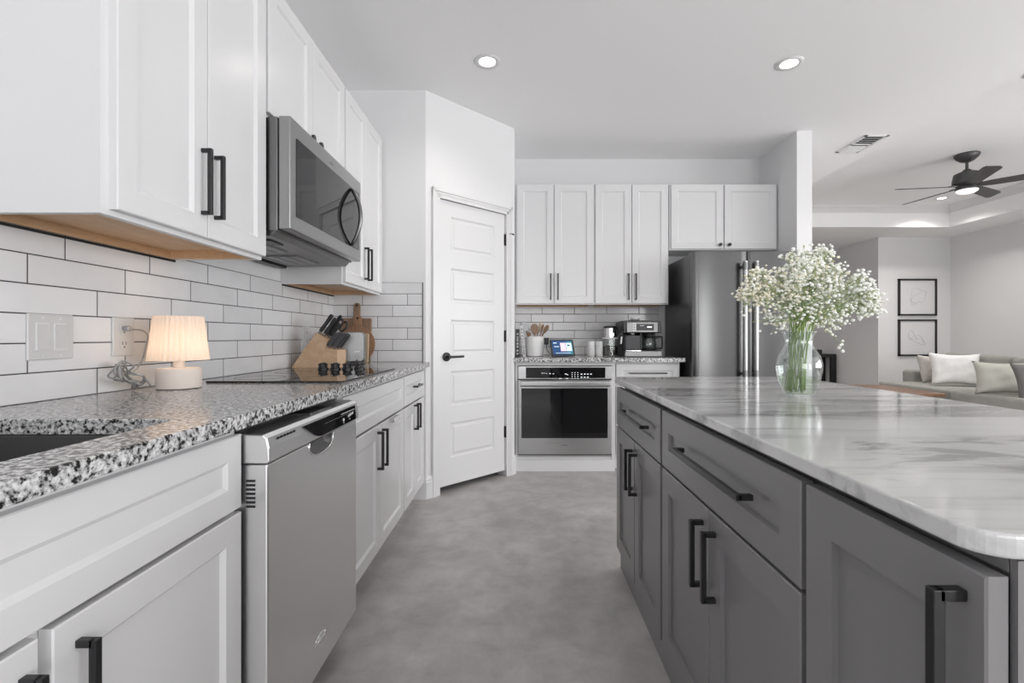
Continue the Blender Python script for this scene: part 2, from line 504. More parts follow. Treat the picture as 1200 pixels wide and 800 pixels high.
# ------------------------------------------------------------------ room shell
ZC = 2.735; ZT = 3.05
XL = -1.245; XW = -1.253        # tile face and wall face on the left
YB = 4.44; XR = 7.15; YF = 7.93; YREAR = -3.5
struct(B(-1.6, 7.6, -3.8, 13.0, -0.06, 0.0).build('floor', M['concrete']), 'polished grey concrete floor')
cl = MB()
tx0, tx1, ty0, ty1 = 3.143, 6.47, 3.075, 7.19
cl.box(-1.6, tx0, -3.8, 13.0, ZC, ZC + 0.5)
cl.box(tx1, 7.6, -3.8, 13.0, ZC, ZC + 0.5)
cl.box(tx0, tx1, -3.8, ty0, ZC, ZC + 0.5)
cl.box(tx0, tx1, ty1, 13.0, ZC, ZC + 0.5)
cl.box(tx0, tx1, ty0, ty1, ZT, ZC + 0.5)
struct(cl.build('ceiling', M['ceiling']), 'pale grey ceiling with a raised tray over the sofa')
# tray crown moulding
tm = MB()
prof = [(0, ZT - 0.105), (0.012, ZT - 0.105), (0.020, ZT - 0.085), (0.050, ZT - 0.045), (0.072, ZT - 0.028), (0.085, ZT - 0.012), (0.085, ZT), (0, ZT)]
tm.prism(prof, lambda p, q, t: (t, ty1 - p, q), tx0, tx1)
tm.prism(prof, lambda p, q, t: (tx1 - p, t, q), ty0, ty1)
tm.prism(prof, lambda p, q, t: (tx0 + p, t, q), ty0, ty1)
tm.prism(prof, lambda p, q, t: (t, ty0 + p, q), tx0, tx1)
struct(tm.build('trim_1', M['trim']), 'white crown moulding inside the ceiling tray')
struct(B(XW - 0.12, XW, -3.5, 3.2, 0, ZC).build('wall_left', M['wall']))
struct(B(XW - 0.12, -0.63, 3.2, 3.3, 0, ZC).build('wall_return', M['wall']))
# diagonal pantry wall with its doorway
t0, t1 = 0.0730, 0.5300         # doorway along the diagonal (in x)
DW = MB()
def dpt(t, z, n):               # n out of the wall towards the room (+x, -y)
    s = 1 / math.sqrt(2)
    return Vector((-0.63 + t + n * s, 3.2 + t - n * s, z))
def dbox(mb, a, b, z0, z1, n0, n1):
    mb.hexa([dpt(a, z0, n0), dpt(b, z0, n0), dpt(b, z0, n1), dpt(a, z0, n1), dpt(a, z1, n0), dpt(b, z1, n0), dpt(b, z1, n1), dpt(a, z1, n1)])
    return mb
dbox(DW, 0, t0, 0, ZC, -0.1, 0); dbox(DW, t1, 0.589, 0, ZC, -0.1, 0); dbox(DW, t0, t1, 2.045, ZC, -0.1, 0)
struct(DW.build('wall_pantry', M['wall']))
struct(B(-0.14, -0.041, 3.789, 4.56, 0, ZC).build('wall_pantry_side', M['wall']))
struct(B(-0.14, 2.224, YB, YB + 0.12, 0, ZC).build('wall_back', M['wall']))
struct(B(2.224, 2.346, 3.834, 12.6, 0, ZC).build('wall_stub', M['wall']))
struct(B(5.95, XR + 0.12, YF, YF + 0.12, 0, ZC).build('wall_far', M['wall']))
struct(B(5.95, 6.07, YF + 0.12, 12.5, 0, ZC).build('wall_hall', M['wall']))
struct(B(2.346, 6.07, 12.5, 12.6, 0, ZC).build('wall_hall_end', M['wall']))
# right wall with an added window opening, out of view, for light
RW = MB()
RW.box(XR, XR + 0.12, 3.1, YF, 0, ZC); RW.box(XR, XR + 0.12, YREAR, -2.7, 0, ZC)
RW.box(XR, XR + 0.12, -2.7, 3.1, 0, 0.6); RW.box(XR, XR + 0.12, -2.7, 3.1, 2.4, ZC)
struct(RW.build('wall_right', M['wall']))
# rear wall with two window openings
RE = MB()
RE.box(XW - 0.12, -0.55, YREAR - 0.12, YREAR, 0, ZC); RE.box(1.65, 2.8, YREAR - 0.12, YREAR, 0, ZC); RE.box(3.5, XR + 0.12, YREAR - 0.12, YREAR, 0, ZC)
for a, b, lo, hi in ((-0.55, 1.65, 0.45, 2.45), (2.8, 3.5, 0.15, 2.45)):
    RE.box(a, b, YREAR - 0.12, YREAR, 0, lo); RE.box(a, b, YREAR - 0.12, YREAR, hi, ZC)
struct(RE.build('wall_rear', M['wall']))
def window(name, x0, x1, z0, z1, nx):
    w = MB()
    for a, b, c, d in ((x0, x1, z0, z0 + 0.05), (x0, x1, z1 - 0.05, z1), (x0, x0 + 0.05, z0, z1), (x1 - 0.05, x1, z0, z1)):
        w.box(a, b, YREAR - 0.10, YREAR - 0.03, c, d)
    for i in range(1, nx):
        q = x0 + (x1 - x0) * i / nx
        w.box(q - 0.025, q + 0.025, YREAR - 0.10, YREAR - 0.03, z0, z1)
    o = struct(w.build(name, M['trim']))
window('window_1', -0.55, 1.65, 0.45, 2.45, 2); window('window_2', 2.8, 3.5, 0.15, 2.45, 1)

# tile backsplashes
def tiles(nm, mb, m, label): return struct(mb.build(nm, m), label)
tiles('trim_2', B(XW, XL, -0.6, 3.192, 0.917, 1.372), M['tile_left'], 'grey-white subway tile backsplash with dark grout on the left wall')
tiles('trim_3', B(XL, -0.651, 3.192, 3.2, 0.917, 1.447), M['tile_end'], 'subway tile return beside the pantry door')
struct(B(-0.651, -0.647, 3.190, 3.2, 0.917, 1.449).build('trim_4', M['groove']), 'thin dark edge strip of the tiles')
tiles('trim_5', B(-0.041, 1.293, YB - 0.008, YB, 0.917, 1.372), M['tile_back'], 'subway tile backsplash above the back counter')

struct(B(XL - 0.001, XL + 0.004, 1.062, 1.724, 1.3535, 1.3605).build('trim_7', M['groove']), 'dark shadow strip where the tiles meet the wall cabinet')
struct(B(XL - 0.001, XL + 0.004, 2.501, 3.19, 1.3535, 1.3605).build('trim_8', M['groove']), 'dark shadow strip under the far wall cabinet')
# pantry door casing, jamb, baseboards
cs = MB()
def casing(mb, a, b, z0, z1):
    dbox(mb, a, b, z0, z1, 0, 0.012)
w = 0.045
for a, b in ((t0 - w + 0.006, t0 + 0.006), (t1 - 0.006, t1 + w - 0.010)):
    inner = b if a < t0 else a
    outer = a if a < t0 else b
    dbox(cs, min(a, b), max(a, b), 0.0, 2.10, 0, 0.010)
    m1 = outer + (inner - outer) * 0.35
    dbox(cs, min(outer, m1), max(outer, m1), 0.0, 2.10, 0.010, 0.019)
    m2 = outer + (inner - outer) * 0.62
    dbox(cs, min(m1, m2), max(m1, m2), 0.0, 2.085, 0.010, 0.014)
dbox(cs, t0 - w + 0.006, t1 + w - 0.010, 2.037, 2.10, 0, 0.010)
dbox(cs, t0 - w + 0.006, t1 + w - 0.010, 2.078, 2.10, 0.010, 0.019)
dbox(cs, t0 - w + 0.02, t1 + w - 0.024, 2.062, 2.078, 0.010, 0.014)
dbox(cs, t0, t0 + 0.006, 0, 2.045, -0.1, 0); dbox(cs, t1 - 0.006, t1, 0, 2.045, -0.1, 0); dbox(cs, t0, t1, 2.039, 2.045, -0.1, 0)
struct(cs.build('trim_6', M['trim'], bevel=0.001), 'white casing around the pantry door')
# baseboard pieces (profiled)
bp = [(0, 0), (0.015, 0), (0.015, 0.110), (0.011, 0.118), (0.013, 0.128), (0.006, 0.142), (0.004, 0.150), (0, 0.150)]
bb = MB()
bb.prism(bp, lambda p, q, t: (t, 3.2 - p, q), -0.72, -0.624)
bb.prism(bp, lambda p, q, t: tuple(dpt(t, q, p)), -0.003, t0 - w + 0.006)
bb.prism(bp, lambda p, q, t: tuple(dpt(t, q, p)), t1 + w - 0.010, 0.592)
struct(bb.build('baseboard_pantry', M['trim']), 'white baseboard at the foot of the pantry wall')
b2 = MB()
b2.prism(bp, lambda p, q, t: (t, YF - p, q), 5.95, XR); b2.prism(bp, lambda p, q, t: (XR - p, t, q), 3.4, YF - 0.015)
struct(b2.build('baseboard_living', M['trim']))
# the pantry behind the door is dark: a plain floor-to-ceiling back
struct(B(-1.36, -0.14, 4.45, 4.56, 0, ZC).build('wall_pantry_back', M['wall']))
struct(B(-1.373, -1.30, 3.3, 4.45, 0, ZC).build('wall_pantry_left', M['wall']))

# pantry door: five sunk panels
def pantry_door():
    root = thing('door_1', 'white five-panel pantry door with black lever', 'door', tuple(dpt((t0 + t1) / 2, 0.045, -0.02)))
    root['kind'] = 'structure'; del root['category']
    s2 = math.sqrt(2)
    F = Frame(dpt(0, 0, 0), (1 / s2, 1 / s2, 0), (1 / s2, -1 / s2, 0))
    u0, u1, z0, z1 = (t0 + 0.0085) * s2, (t1 - 0.0085) * s2, 0.045, 2.035
    nf = -0.012
    mb = MB(); vs = []
    pu0, pu1 = 0.153 * s2, 0.437 * s2 + 0.01
    zs = [(0.235 + 0.3625 * i, 0.235 + 0.3625 * i + 0.245) for i in range(5)]
    # front built as strips round the panels
    def q(a, b, c, d, n=nf): mb.faces([F.P(a, c, n), F.P(b, c, n), F.P(b, d, n), F.P(a, d, n)], [(0, 1, 2, 3)])
    q(u0, pu0, z0, z1); q(pu1, u1, z0, z1)
    prev = z0
    for a, b in zs:
        q(pu0, pu1, prev, a); prev = b
        rings = [(0, nf), (0.012, nf - 0.007), (0.022, nf - 0.007), (0.034, nf - 0.002)]
        V = []
        for d, n in rings: V += [F.P(pu0 + d, a + d, n), F.P(pu1 - d, a + d, n), F.P(pu1 - d, b - d, n), F.P(pu0 + d, b - d, n)]
        fs = [(12, 13, 14, 15)]
        for k in range(3):
            for i in range(4): fs.append((4 * k + i, 4 * k + (i + 1) % 4, 4 * k + 4 + (i + 1) % 4, 4 * k + 4 + i))
        mb.faces(V, fs)
    q(pu0, pu1, prev, z1)
    # edges and back
    e = [F.P(u0, z0, nf), F.P(u1, z0, nf), F.P(u1, z1, nf), F.P(u0, z1, nf), F.P(u0, z0, nf - 0.035), F.P(u1, z0, nf - 0.035), F.P(u1, z1, nf - 0.035), F.P(u0, z1, nf - 0.035)]
    mb.faces(e, [(0, 1, 5, 4), (1, 2, 6, 5), (2, 3, 7, 6), (3, 0, 4, 7), (4, 5, 6, 7)])
    bmesh.ops.remove_doubles(mb.bm, verts=mb.bm.verts, dist=1e-5)
    bmesh.ops.recalc_face_normals(mb.bm, faces=mb.bm.faces)
    mb.build('door_slab', M['trim'], root)
    # lever
    lu, lz = u0 + 0.062, 0.945
    h = MB(); c = F.P(lu, lz, 0)
    h.tube([F.P(lu, lz, nf), F.P(lu, lz, nf + 0.010), F.P(lu, lz, nf + 0.013)], [0.031, 0.031, 0.027], 24)
    h.tube([F.P(lu, lz, nf + 0.010), F.P(lu, lz, nf + 0.052)], 0.011, 14)
    h.tube([F.P(lu - 0.012, lz, nf + 0.050), F.P(lu + 0.02, lz, nf + 0.052), F.P(lu + 0.115, lz + 0.001, nf + 0.050)], [0.010, 0.0085, 0.0085], 12)
    h.build('door_handle', M['black_metal'], root, auto=40)
    for hz in (1.84, 1.09, 0.345):
        k = MB(); hu = u1 + 0.004
        k.tube([F.P(hu, hz - 0.045, nf + 0.008), F.P(hu, hz + 0.045, nf + 0.008)], 0.0065, 10)
        k.fbox(F, hu - 0.012, hu + 0.010, hz - 0.043, hz + 0.043, nf - 0.002, nf + 0.002)
        if hz > 1.5:   # hinge-pin door stop
            k.tube([F.P(hu, hz + 0.047, nf + 0.010), F.P(hu + 0.05, hz + 0.050, nf + 0.03)], 0.005, 8)
            k.tube([F.P(hu + 0.035, hz + 0.047, nf + 0.018), F.P(hu + 0.045, hz + 0.058, nf + 0.02)], [0.011, 0.009], 8)
            k.tube([F.P(hu + 0.05, hz + 0.050, nf + 0.03), F.P(hu + 0.066, hz + 0.048, nf + 0.03)], [0.007, 0.006], 8)
        k.build('hinge', M['black_metal'], root, auto=40)
pantry_door()

# ------------------------------------------------------------------ left base run
FL = Frame((-0.65, 0, 0), (0, 1, 0), (1, 0, 0))
def base_cab(name, label, F, u0, u1, doors, drawers, depth, m, zt=0.883, ztoe=0.115, gap=0.004, door_top=0.692, stile=0.057, rec=0.009, slope=0.009, toe_m=None, wide_false=None):
    root = thing(name, label, 'cabinet', tuple(F.P((u0 + u1) / 2, 0, -depth / 2)))
    carcass(F, u0, u1, 0.0, zt, depth, m, root, toe=ztoe)
    for d in doors:
        a, b, z0, z1, hu, hz, hl = d
        dr = panel_door(F, a, b, z0, z1, 0.0, 0.02, stile, rec, slope, 'door', m, root)
        if hu is not None: bar_handle(F, hu, hz, hl, True, 0.02, dr)
    for d in drawers:
        a, b, z0, z1, hu, hz, hl, nm = d
        dr = panel_door(F, a, b, z0, z1, 0.0, 0.02, 0.050, rec * 0.8, slope, nm, m, root, railz=0.052)
        if hu is not None: bar_handle(F, hu, hz, hl, False, 0.02, dr)
    return root
DB = 0.128; DT = 0.690
sink_cab = base_cab('sink_cabinet', 'white shaker base cabinet under the sink, nearest cabinet on the left', FL, 0.17, 1.088,
    [(0.185, 0.627, DB, DT, 0.605, 0.572, 0.165), (0.645, 1.083, DB, DT, 0.682, 0.572, 0.165)],
    [(0.185, 1.083, 0.700, 0.866, None, 0, 0, 'drawer_front')], 0.575, WC)
cook_cab = base_cab('cooktop_cabinet', 'white two-door base cabinet beneath the cooktop, right of the dishwasher', FL, 1.700, 2.605,
    [(1.712, 2.150, DB, DT, 2.118, 0.580, 0.170), (2.155, 2.596, DB, DT, 2.190, 0.580, 0.170)],
    [(1.712, 2.596, 0.700, 0.866, None, 0, 0, 'drawer_front')], 0.595, WC)
corner_cab = base_cab('drawer_cabinet', 'narrow white cabinet with one drawer beside the pantry door wall', FL, 2.605, 3.175,
    [(2.614, 2.883, DB, DT, 2.853, 0.605, 0.150), (2.888, 3.150, DB, DT, 2.925, 0.605, 0.150)],
    [(2.614, 3.150, 0.700, 0.866, 2.90, 0.790, 0.150, 'drawer')], 0.595, WC)

# granite worktop with sink cutout (one slab, bullnose-eased)
ct = MB()
x_f, x_b, zt, zb = -0.600, XL, 0.917, 0.885
cx0, cx1, cy0, cy1 = -1.125, -0.698, 0.20, 0.975
outer = [(x_b, -0.6), (x_f, -0.6), (x_f, 3.183), (-0.612, 3.188), (-0.620, 3.187), (-0.634, 3.188), (x_b, 3.188)]
r = 0.03
inner = []
for (ax, ay, a0) in ((cx1 - r, cy1 - r, 0), (cx0 + r, cy1 - r, 90), (cx0 + r, cy0 + r, 180), (cx1 - r, cy0 + r, 270)):
    for i in range(6):
        a = math.radians(a0 + 18 * i); inner.append((ax + r * math.cos(a), ay + r * math.sin(a)))
def holed_slab(mb, outer, inner, z0, z1):
    bm = mb.bm
    loops = []
    for pts in (outer, inner):
        for z in (z0, z1):
            loops.append([bm.verts.new((p[0], p[1], z)) for p in pts])
    fs = []
    for lo, hi in ((loops[0], loops[1]), (loops[2], loops[3])):
        n = len(lo)
        for i in range(n): fs.append(bm.faces.new((lo[i], lo[(i + 1) % n], hi[(i + 1) % n], hi[i])))
    for a, b in ((loops[0], loops[2]), (loops[1], loops[3])):
        es = []
        for lp in (a, b):
            for i in range(len(lp)):
                es.append(bm.edges.get((lp[i], lp[(i + 1) % len(lp)])))
        bmesh.ops.triangle_fill(bm, edges=es, use_beauty=True)
    bmesh.ops.recalc_face_normals(bm, faces=bm.faces)
holed_slab(ct, outer, inner, zb, zt)
tag(ct.build('countertop', M['granite'], bevel=0.004, seg=3), 'long speckled granite worktop over the left-hand cabinets', 'countertop')

# undermount sink
sk = thing('kitchen_sink', 'dark undermount steel sink cut into the left granite worktop', 'sink', ((cx0 + cx1) / 2, (cy0 + cy1) / 2, 0.68))
s = MB(); g_ = 0.006
X0, X1, Y0, Y1 = cx0 - g_, cx1 + g_, cy0 - g_, cy1 + g_
s.box(X0 - 0.02, X0, Y0 - 0.02, Y1 + 0.02, 0.68, 0.884); s.box(X1, X1 + 0.02, Y0 - 0.02, Y1 + 0.02, 0.68, 0.884)
s.box(X0, X1, Y0 - 0.02, Y0, 0.68, 0.884); s.box(X0, X1, Y1, Y1 + 0.02, 0.68, 0.884)
s.box(X0, X1, Y0, Y1, 0.68, 0.69)
s.build('basin', M['steel_sink'], sk, bevel=0.004)
MB().lathe([(0.045, 0), (0.045, 0.004), (0.03, 0.004), (0.028, 0.001)], ((cx0 + cx1) / 2, 0.6, 0.690), 24).build('drain', M['chrome'], sk)

# ------------------------------------------------------------------ dishwasher
dw = thing('dishwasher', 'stainless steel dishwasher standing proud between the white base cabinets', 'dishwasher', (-0.9, 1.39, 0))
B(-1.2, -0.652, 1.100, 1.688, 0.03, 0.868).build('tub', M['steel_dark'], dw)
B(-0.70, -0.66, 1.102, 1.686, 0.0, 0.10).build('toe_panel', M['black_plastic'], dw)
dd = MB(); dd.box(-0.652, -0.5775, 1.094, 1.690, 0.120, 0.792)
FD = Frame((-0.5775, 0, 0), (0, 1, 0), (1, 0, 0))
dd.build('door', M['steel_dw'], dw, bevel=0.004)
vent = MB()
for i in range(7):
    vent.box(-0.626, -0.605, 1.0925, 1.0945, 0.694 + i * 0.0098, 0.699 + i * 0.0098)
vent.build('side_vent', M['groove'], dw)
# console: bowed stainless cap on top
co = MB()
cp = [(-0.652, 0.795), (-0.576, 0.795), (-0.571, 0.800), (-0.572, 0.830), (-0.577, 0.853), (-0.586, 0.861), (-0.652, 0.864)]
co.prism(cp, lambda p, q, t: (p, t, q), 1.090, 1.692)
cons = co.build('console', M['steel_dw'], dw, bevel=0.003)
# black control window with curved left end, set on the console front
def xcons(z): return -0.5705 if z < 0.832 else -0.5705 - (z - 0.832) * 0.28
pl = [(1.262, 0.8475), (1.664, 0.8475), (1.664, 0.8005), (1.372, 0.8005), (1.348, 0.8050), (1.325, 0.8130), (1.300, 0.8260), (1.272, 0.8400)]
pm = MB()
pm.prism(pl, lambda p, q, t: (xcons(q) + t, p, q), -0.002, 0.0012)
pm.build('control_panel', M['black_glass'], dw)
pk = MB()
for (y, z, r_) in ((1.545, 0.817, 0.0055), (1.590, 0.822, 0.0045), (1.603, 0.824, 0.0045), (1.617, 0.825, 0.004), (1.628, 0.8265, 0.004), (1.546, 0.8075, 0.002), (1.600, 0.811, 0.002)):
    pk.tube([(xcons(z) + 0.0010, y, z), (xcons(z) + 0.0024, y, z)], r_, 14)
for k in range(16):
    pk.box(xcons(0.838) + 0.0008, xcons(0.838) + 0.0018, 1.53 + k * 0.0078, 1.5345 + k * 0.0078, 0.8355, 0.8375)
pk.build('buttons', M['plastic_white'], dw)
sv = MB()
for i in range(6): sv.box(xcons(0.845) - 0.0005, xcons(0.845) + 0.0010, 1.130 + i * 0.016, 1.141 + i * 0.016, 0.8425, 0.8475)
sv.build('vent_slots', M['groove'], dw)
B(-0.64, -0.595, 1.36, 1.50, 0.862, 0.8675).build('latch_strike', M['steel_dark'], dw, bevel=0.001)
# pocket handle below the console: chrome rim round a dark scoop
rim = []
for i in range(17):
    a = PI * i / 16
    rim.append((-0.5765, 1.392 + 0.084 * math.cos(a) * (1 if abs(math.cos(a)) < 0.95 else 0.985), 0.7935 - 0.046 * math.sin(a) ** 0.6))
MB().tube(rim, 0.0026, 8).build('handle_rim', M['chrome'], dw, smooth=True)
pc = MB(); pts = [(p[1], p[2]) for p in rim]
pc.prism(pts, lambda p, q, t: (-0.5775 + t, p, q), -0.001, 0.0006)
pc.build('handle_pocket', M['steel_dark'], dw)
sc_ = MB(); sc_.prism([(1.402, 0.7935), (1.462, 0.7935), (1.460, 0.777), (1.438, 0.767), (1.410, 0.777)], lambda p, q, t: (-0.5775 + t, p, q), 0, 0.0022)
sc_.build('handle_grip', M['chrome'], dw, bevel=0.0008)
# small swirl emblem low on the door
em = MB()
def arc(cy, cz, ry, rz, a0, a1, n=10): return [(-0.5765, cy + ry * math.cos(math.radians(a0 + (a1 - a0) * i / n)), cz + rz * math.sin(math.radians(a0 + (a1 - a0) * i / n))) for i in range(n + 1)]
em.tube(arc(1.382, 0.214, 0.036, 0.007, 190, 380), [0.0010] + [0.0022] * 9 + [0.0008], 6)
em.tube(arc(1.386, 0.216, 0.034, 0.010, 15, 165), [0.0008] + [0.0018] * 9 + [0.001], 6)
em.tube([(-0.5765, 1.362, 0.206), (-0.5765, 1.388, 0.217), (-0.5765, 1.412, 0.230)], [0.001, 0.002, 0.001], 6)
em.build('emblem', M['chrome'], dw, smooth=True)

# over-door towel bar on the cabinet right of the dishwasher
tb = MB()
tb.box(-0.631, -0.605, 2.30, 2.306, 0.686, 0.692); tb.box(-0.631, -0.605, 2.40, 2.406, 0.686, 0.692)
tb.tube([(-0.612, 2.293, 0.682), (-0.612, 2.413, 0.682)], 0.011, 14)
tag(tb.build('towel_bar', M['chrome'], auto=40), 'small chrome towel bar hooked over a white cabinet door below the cooktop', 'towel bar')

# ------------------------------------------------------------------ left wall cabinets
FU = Frame((-0.932, 0, 0), (0, 1, 0), (1, 0, 0))
UD = 0.932 - 1.253
def wall_cab(name, label, F, u0, u1, z0, z1, depth, doors, m=WC, under=True, stile=0.057, group=None, knob=False):
    root = thing(name, label, 'cabinet', tuple(F.P((u0 + u1) / 2, z0, -depth / 2)), group)
    carcass(F, u0, u1, z0, z1, depth, m, root, under=under)
    for d in doors:
        a, b, c, e, hu, hz, hl = d
        dr = panel_door(F, a, b, c, e, 0.0, 0.02, stile, 0.009, 0.009, 'door', m, root)
        if knob:
            k = MB(); p0 = F.P(hu, hz, 0.02)
            k.tube([F.P(hu, hz, 0.02), F.P(hu, hz, 0.034), F.P(hu, hz, 0.036), F.P(hu, hz, 0.046)], [0.006, 0.006, 0.0145, 0.0135], 18)
            k.build('knob', M['black_metal'], dr, auto=40)
        else: bar_handle(F, hu, hz, hl, True, 0.02, dr)
    return root
wall_cab('wall_cabinet', 'white two-door wall cabinet over the table lamp, nearest above the left worktop', FU, 1.061, 1.725, 1.361, 2.400, 0.321,
    [(1.084, 1.397, 1.374, 2.394, 1.372, 1.530, 0.190), (1.401, 1.720, 1.374, 2.394, 1.430, 1.530, 0.190)])
wall_cab('wall_cabinet', 'short white wall cabinet directly above the microwave', FU, 1.727, 2.498, 1.890, 2.400, 0.321,
    [(1.737, 2.108, 1.903, 2.394, 2.070, 1.945, 0), (2.113, 2.490, 1.903, 2.394, 2.150, 1.945, 0)], under=False, knob=True)
wall_cab('wall_cabinet', 'white two-door wall cabinet past the microwave, above the knife block', FU, 2.500, 3.186, 1.361, 2.400, 0.321,
    [(2.512, 2.838, 1.374, 2.394, 2.808, 1.515, 0.190), (2.842, 3.166, 1.374, 2.394, 2.872, 1.515, 0.190)])

# ------------------------------------------------------------------ microwave
mw = thing('microwave', 'stainless over-the-range microwave hung under the short cabinet', 'microwave', (-1.05, 2.11, 1.45))
B(-1.250, -0.875, 1.733, 2.492, 1.472, 1.882).build('body', M['black_plastic'], mw, bevel=0.004)
B(-0.915, -0.878, 1.7315, 2.4935, 1.470, 1.884).build('casing', M['steel_dark'], mw, bevel=0.003)
md = MB(); md.box(-0.873, -0.830, 1.730, 2.495, 1.476, 1.886)
mdo = md.build('door', M['steel'], mw, bevel=0.004)
gl = MB()
gl.prism(rounded(0.690, 0.292, 0.006, 3, 2.119, 1.676), lambda p, q, t: (t, p, q), -0.8305, -0.8285)
gl.build('door_glass', M['black_glass'], mw)
B(-0.8287, -0.8280, 2.386, 2.388, 1.53, 1.822).build('panel_seam', M['steel_dark'], mw)
# bowed handle
hp = []
for i in range(15):
    a = i / 14; zz = 1.532 + 0.278 * a
    hp.append((-0.826 + 0.050 * math.sin(PI * a) ** 0.8, 2.345 - 0.012 * math.sin(PI * a), zz))
MB().tube(hp, [0.007] + [0.0095] * 13 + [0.007], 12).build('handle', M['steel_dark'], mw, smooth=True)
bt = MB()
bt.prism([(-0.880, 1.478), (-0.905, 1.452), (-1.245, 1.448), (-1.245, 1.478)], lambda p, q, t: (p, t, q), 1.738, 2.488)
und = bt.build('underside', M['steel_dark'], mw)
for y0, y1 in ((1.83, 2.06), (2.15, 2.38)):
    fl = MB(); fl.box(-1.17, -1.00, y0, y1, 1.444, 1.452)
    for k in range(3): fl.box(-1.165 + 0.055 * k, -1.15 + 0.055 * k, y0 + 0.01, y1 - 0.01, 1.441, 1.445)
    fl.build('grease_filter', M['filter'], mw, bevel=0.001)
for k in range(2): B(-1.235, -1.20, 1.76 + 0.38 * k, 2.08 + 0.38 * k, 1.436, 1.449).build('vent_grille', M['black_plastic'], mw, bevel=0.001)
g2 = MB()
g2.box(-0.985, -0.94, 1.80, 1.90, 1.4465, 1.452)
g2.build('cooktop_light', M['black_plastic'], mw, bevel=0.001)
B(-0.8295, -0.8288, 2.09, 2.13, 1.845, 1.852).build('emblem', M['steel_dark'], mw)

# ------------------------------------------------------------------ cooktop
ck = thing('cooktop', 'black glass electric cooktop set in the left granite worktop', 'cooktop', (-0.90, 2.11, 0.917))
gp = MB(); gp.prism(rounded(0.505, 0.735, 0.012, 4, -0.8975, 2.110), lambda p, q, t: (p, q, t), 0.9172, 0.9235)
gp.build('glass_top', M['black_glass'], ck, bevel=0.0015)
for (x, y, r_) in ((-1.03, 1.90, 0.09), (-0.78, 1.90, 0.075), (-1.03, 2.18, 0.075), (-0.78, 2.17, 0.09)):
    rg = MB(); rg.lathe([(r_, 0), (r_ + 0.0015, 0), (r_ + 0.0015, 0.0003), (r_, 0.0003)], (x, y, 0.9236), 48, close_ends=False)
    rg.build('burner_ring', M['dark_gray_plastic'], ck)
for kx in (-0.975, -0.914, -0.855, -0.795):
    kb = MB(); c = (kx, 2.372, 0.9235)
    kb.lathe([(0.026, 0), (0.026, 0.006), (0.020, 0.009), (0.019, 0.024), (0.015, 0.026)], c, 20)
    kn = kb.build('knob', M['black_plastic'], ck, auto=40)
    k2 = MB()
    k2.box(kx - 0.004, kx + 0.004, 2.345, 2.399, 0.945, 0.957); k2.box(kx - 0.024, kx + 0.024, 2.368, 2.376, 0.945, 0.952)
    for sx in (-1, 1):
        k2.box(kx + sx * 0.013 - 0.003, kx + sx * 0.013 + 0.003, 2.352, 2.360, 0.930, 0.950)
    k2.build('knob_grip', M['black_metal'], kn, bevel=0.0015)

# ------------------------------------------------------------------ switch plate and outlets
def plate(name, label, cat, y0, y1, z0, z1):
    root = thing(name, label, cat, (XL, (y0 + y1) / 2, z0))
    B(XL, XL + 0.006, y0, y1, z0, z1).build('cover_plate', M['plate_white'], root, bevel=0.0025)
    return root
sw = plate('light_switch', 'white double rocker light switch plate on the tiled left wall', 'light switch', 1.203, 1.327, 1.025, 1.145)
for i, yc in enumerate((1.241, 1.289)):
    B(XL + 0.004, XL + 0.0075, yc - 0.018, yc + 0.018, 1.049, 1.121).build('rocker_frame', M['ceramic'], sw, bevel=0.0006)
    r_ = MB(); up = 1 if i else -1
    r_.prism([(0.007, 1.052), (0.0115 if up < 0 else 0.008, 1.052), (0.0085, 1.085), (0.008 if up < 0 else 0.0115, 1.118), (0.007, 1.118)], lambda p, q, t: (XL + p, t, q), yc - 0.0155, yc + 0.0155)
    r_.build('rocker', M['plate_white'], sw)
    for zz in (1.036, 1.134):
        MB().tube([(XL + 0.005, yc, zz), (XL + 0.0068, yc, zz)], 0.003, 10).build('screw', M['ceramic'], sw)
def outlet(label, y0, y1):
    o = plate('wall_outlet', label, 'outlet', y0, y1, 1.025, 1.145)
    yc = (y0 + y1) / 2
    for zc in (1.108, 1.062):
        q = MB(); q.prism(rounded(0.032, 0.034, 0.012, 4, yc, zc), lambda p, r, t: (XL + t, p, r), 0.004, 0.0075)
        rc = q.build('receptacle', M['plate_white'], o)
        h = MB()
        h.box(XL + 0.0070, XL + 0.0079, yc - 0.0075, yc - 0.0055, zc - 0.002, zc + 0.008); h.box(XL + 0.0070, XL + 0.0079, yc + 0.0055, yc + 0.0075, zc - 0.002, zc + 0.008)
        h.tube([(XL + 0.007, yc, zc - 0.009), (XL + 0.0079, yc, zc - 0.009)], 0.0025, 8)
        h.build('slots', M['groove'], rc)
    return o
outlet('white wall outlet between the double switch and the lamp, cord plugged in', 1.456, 1.536)
outlet('white wall outlet half hidden behind the knife block', 2.742, 2.822)

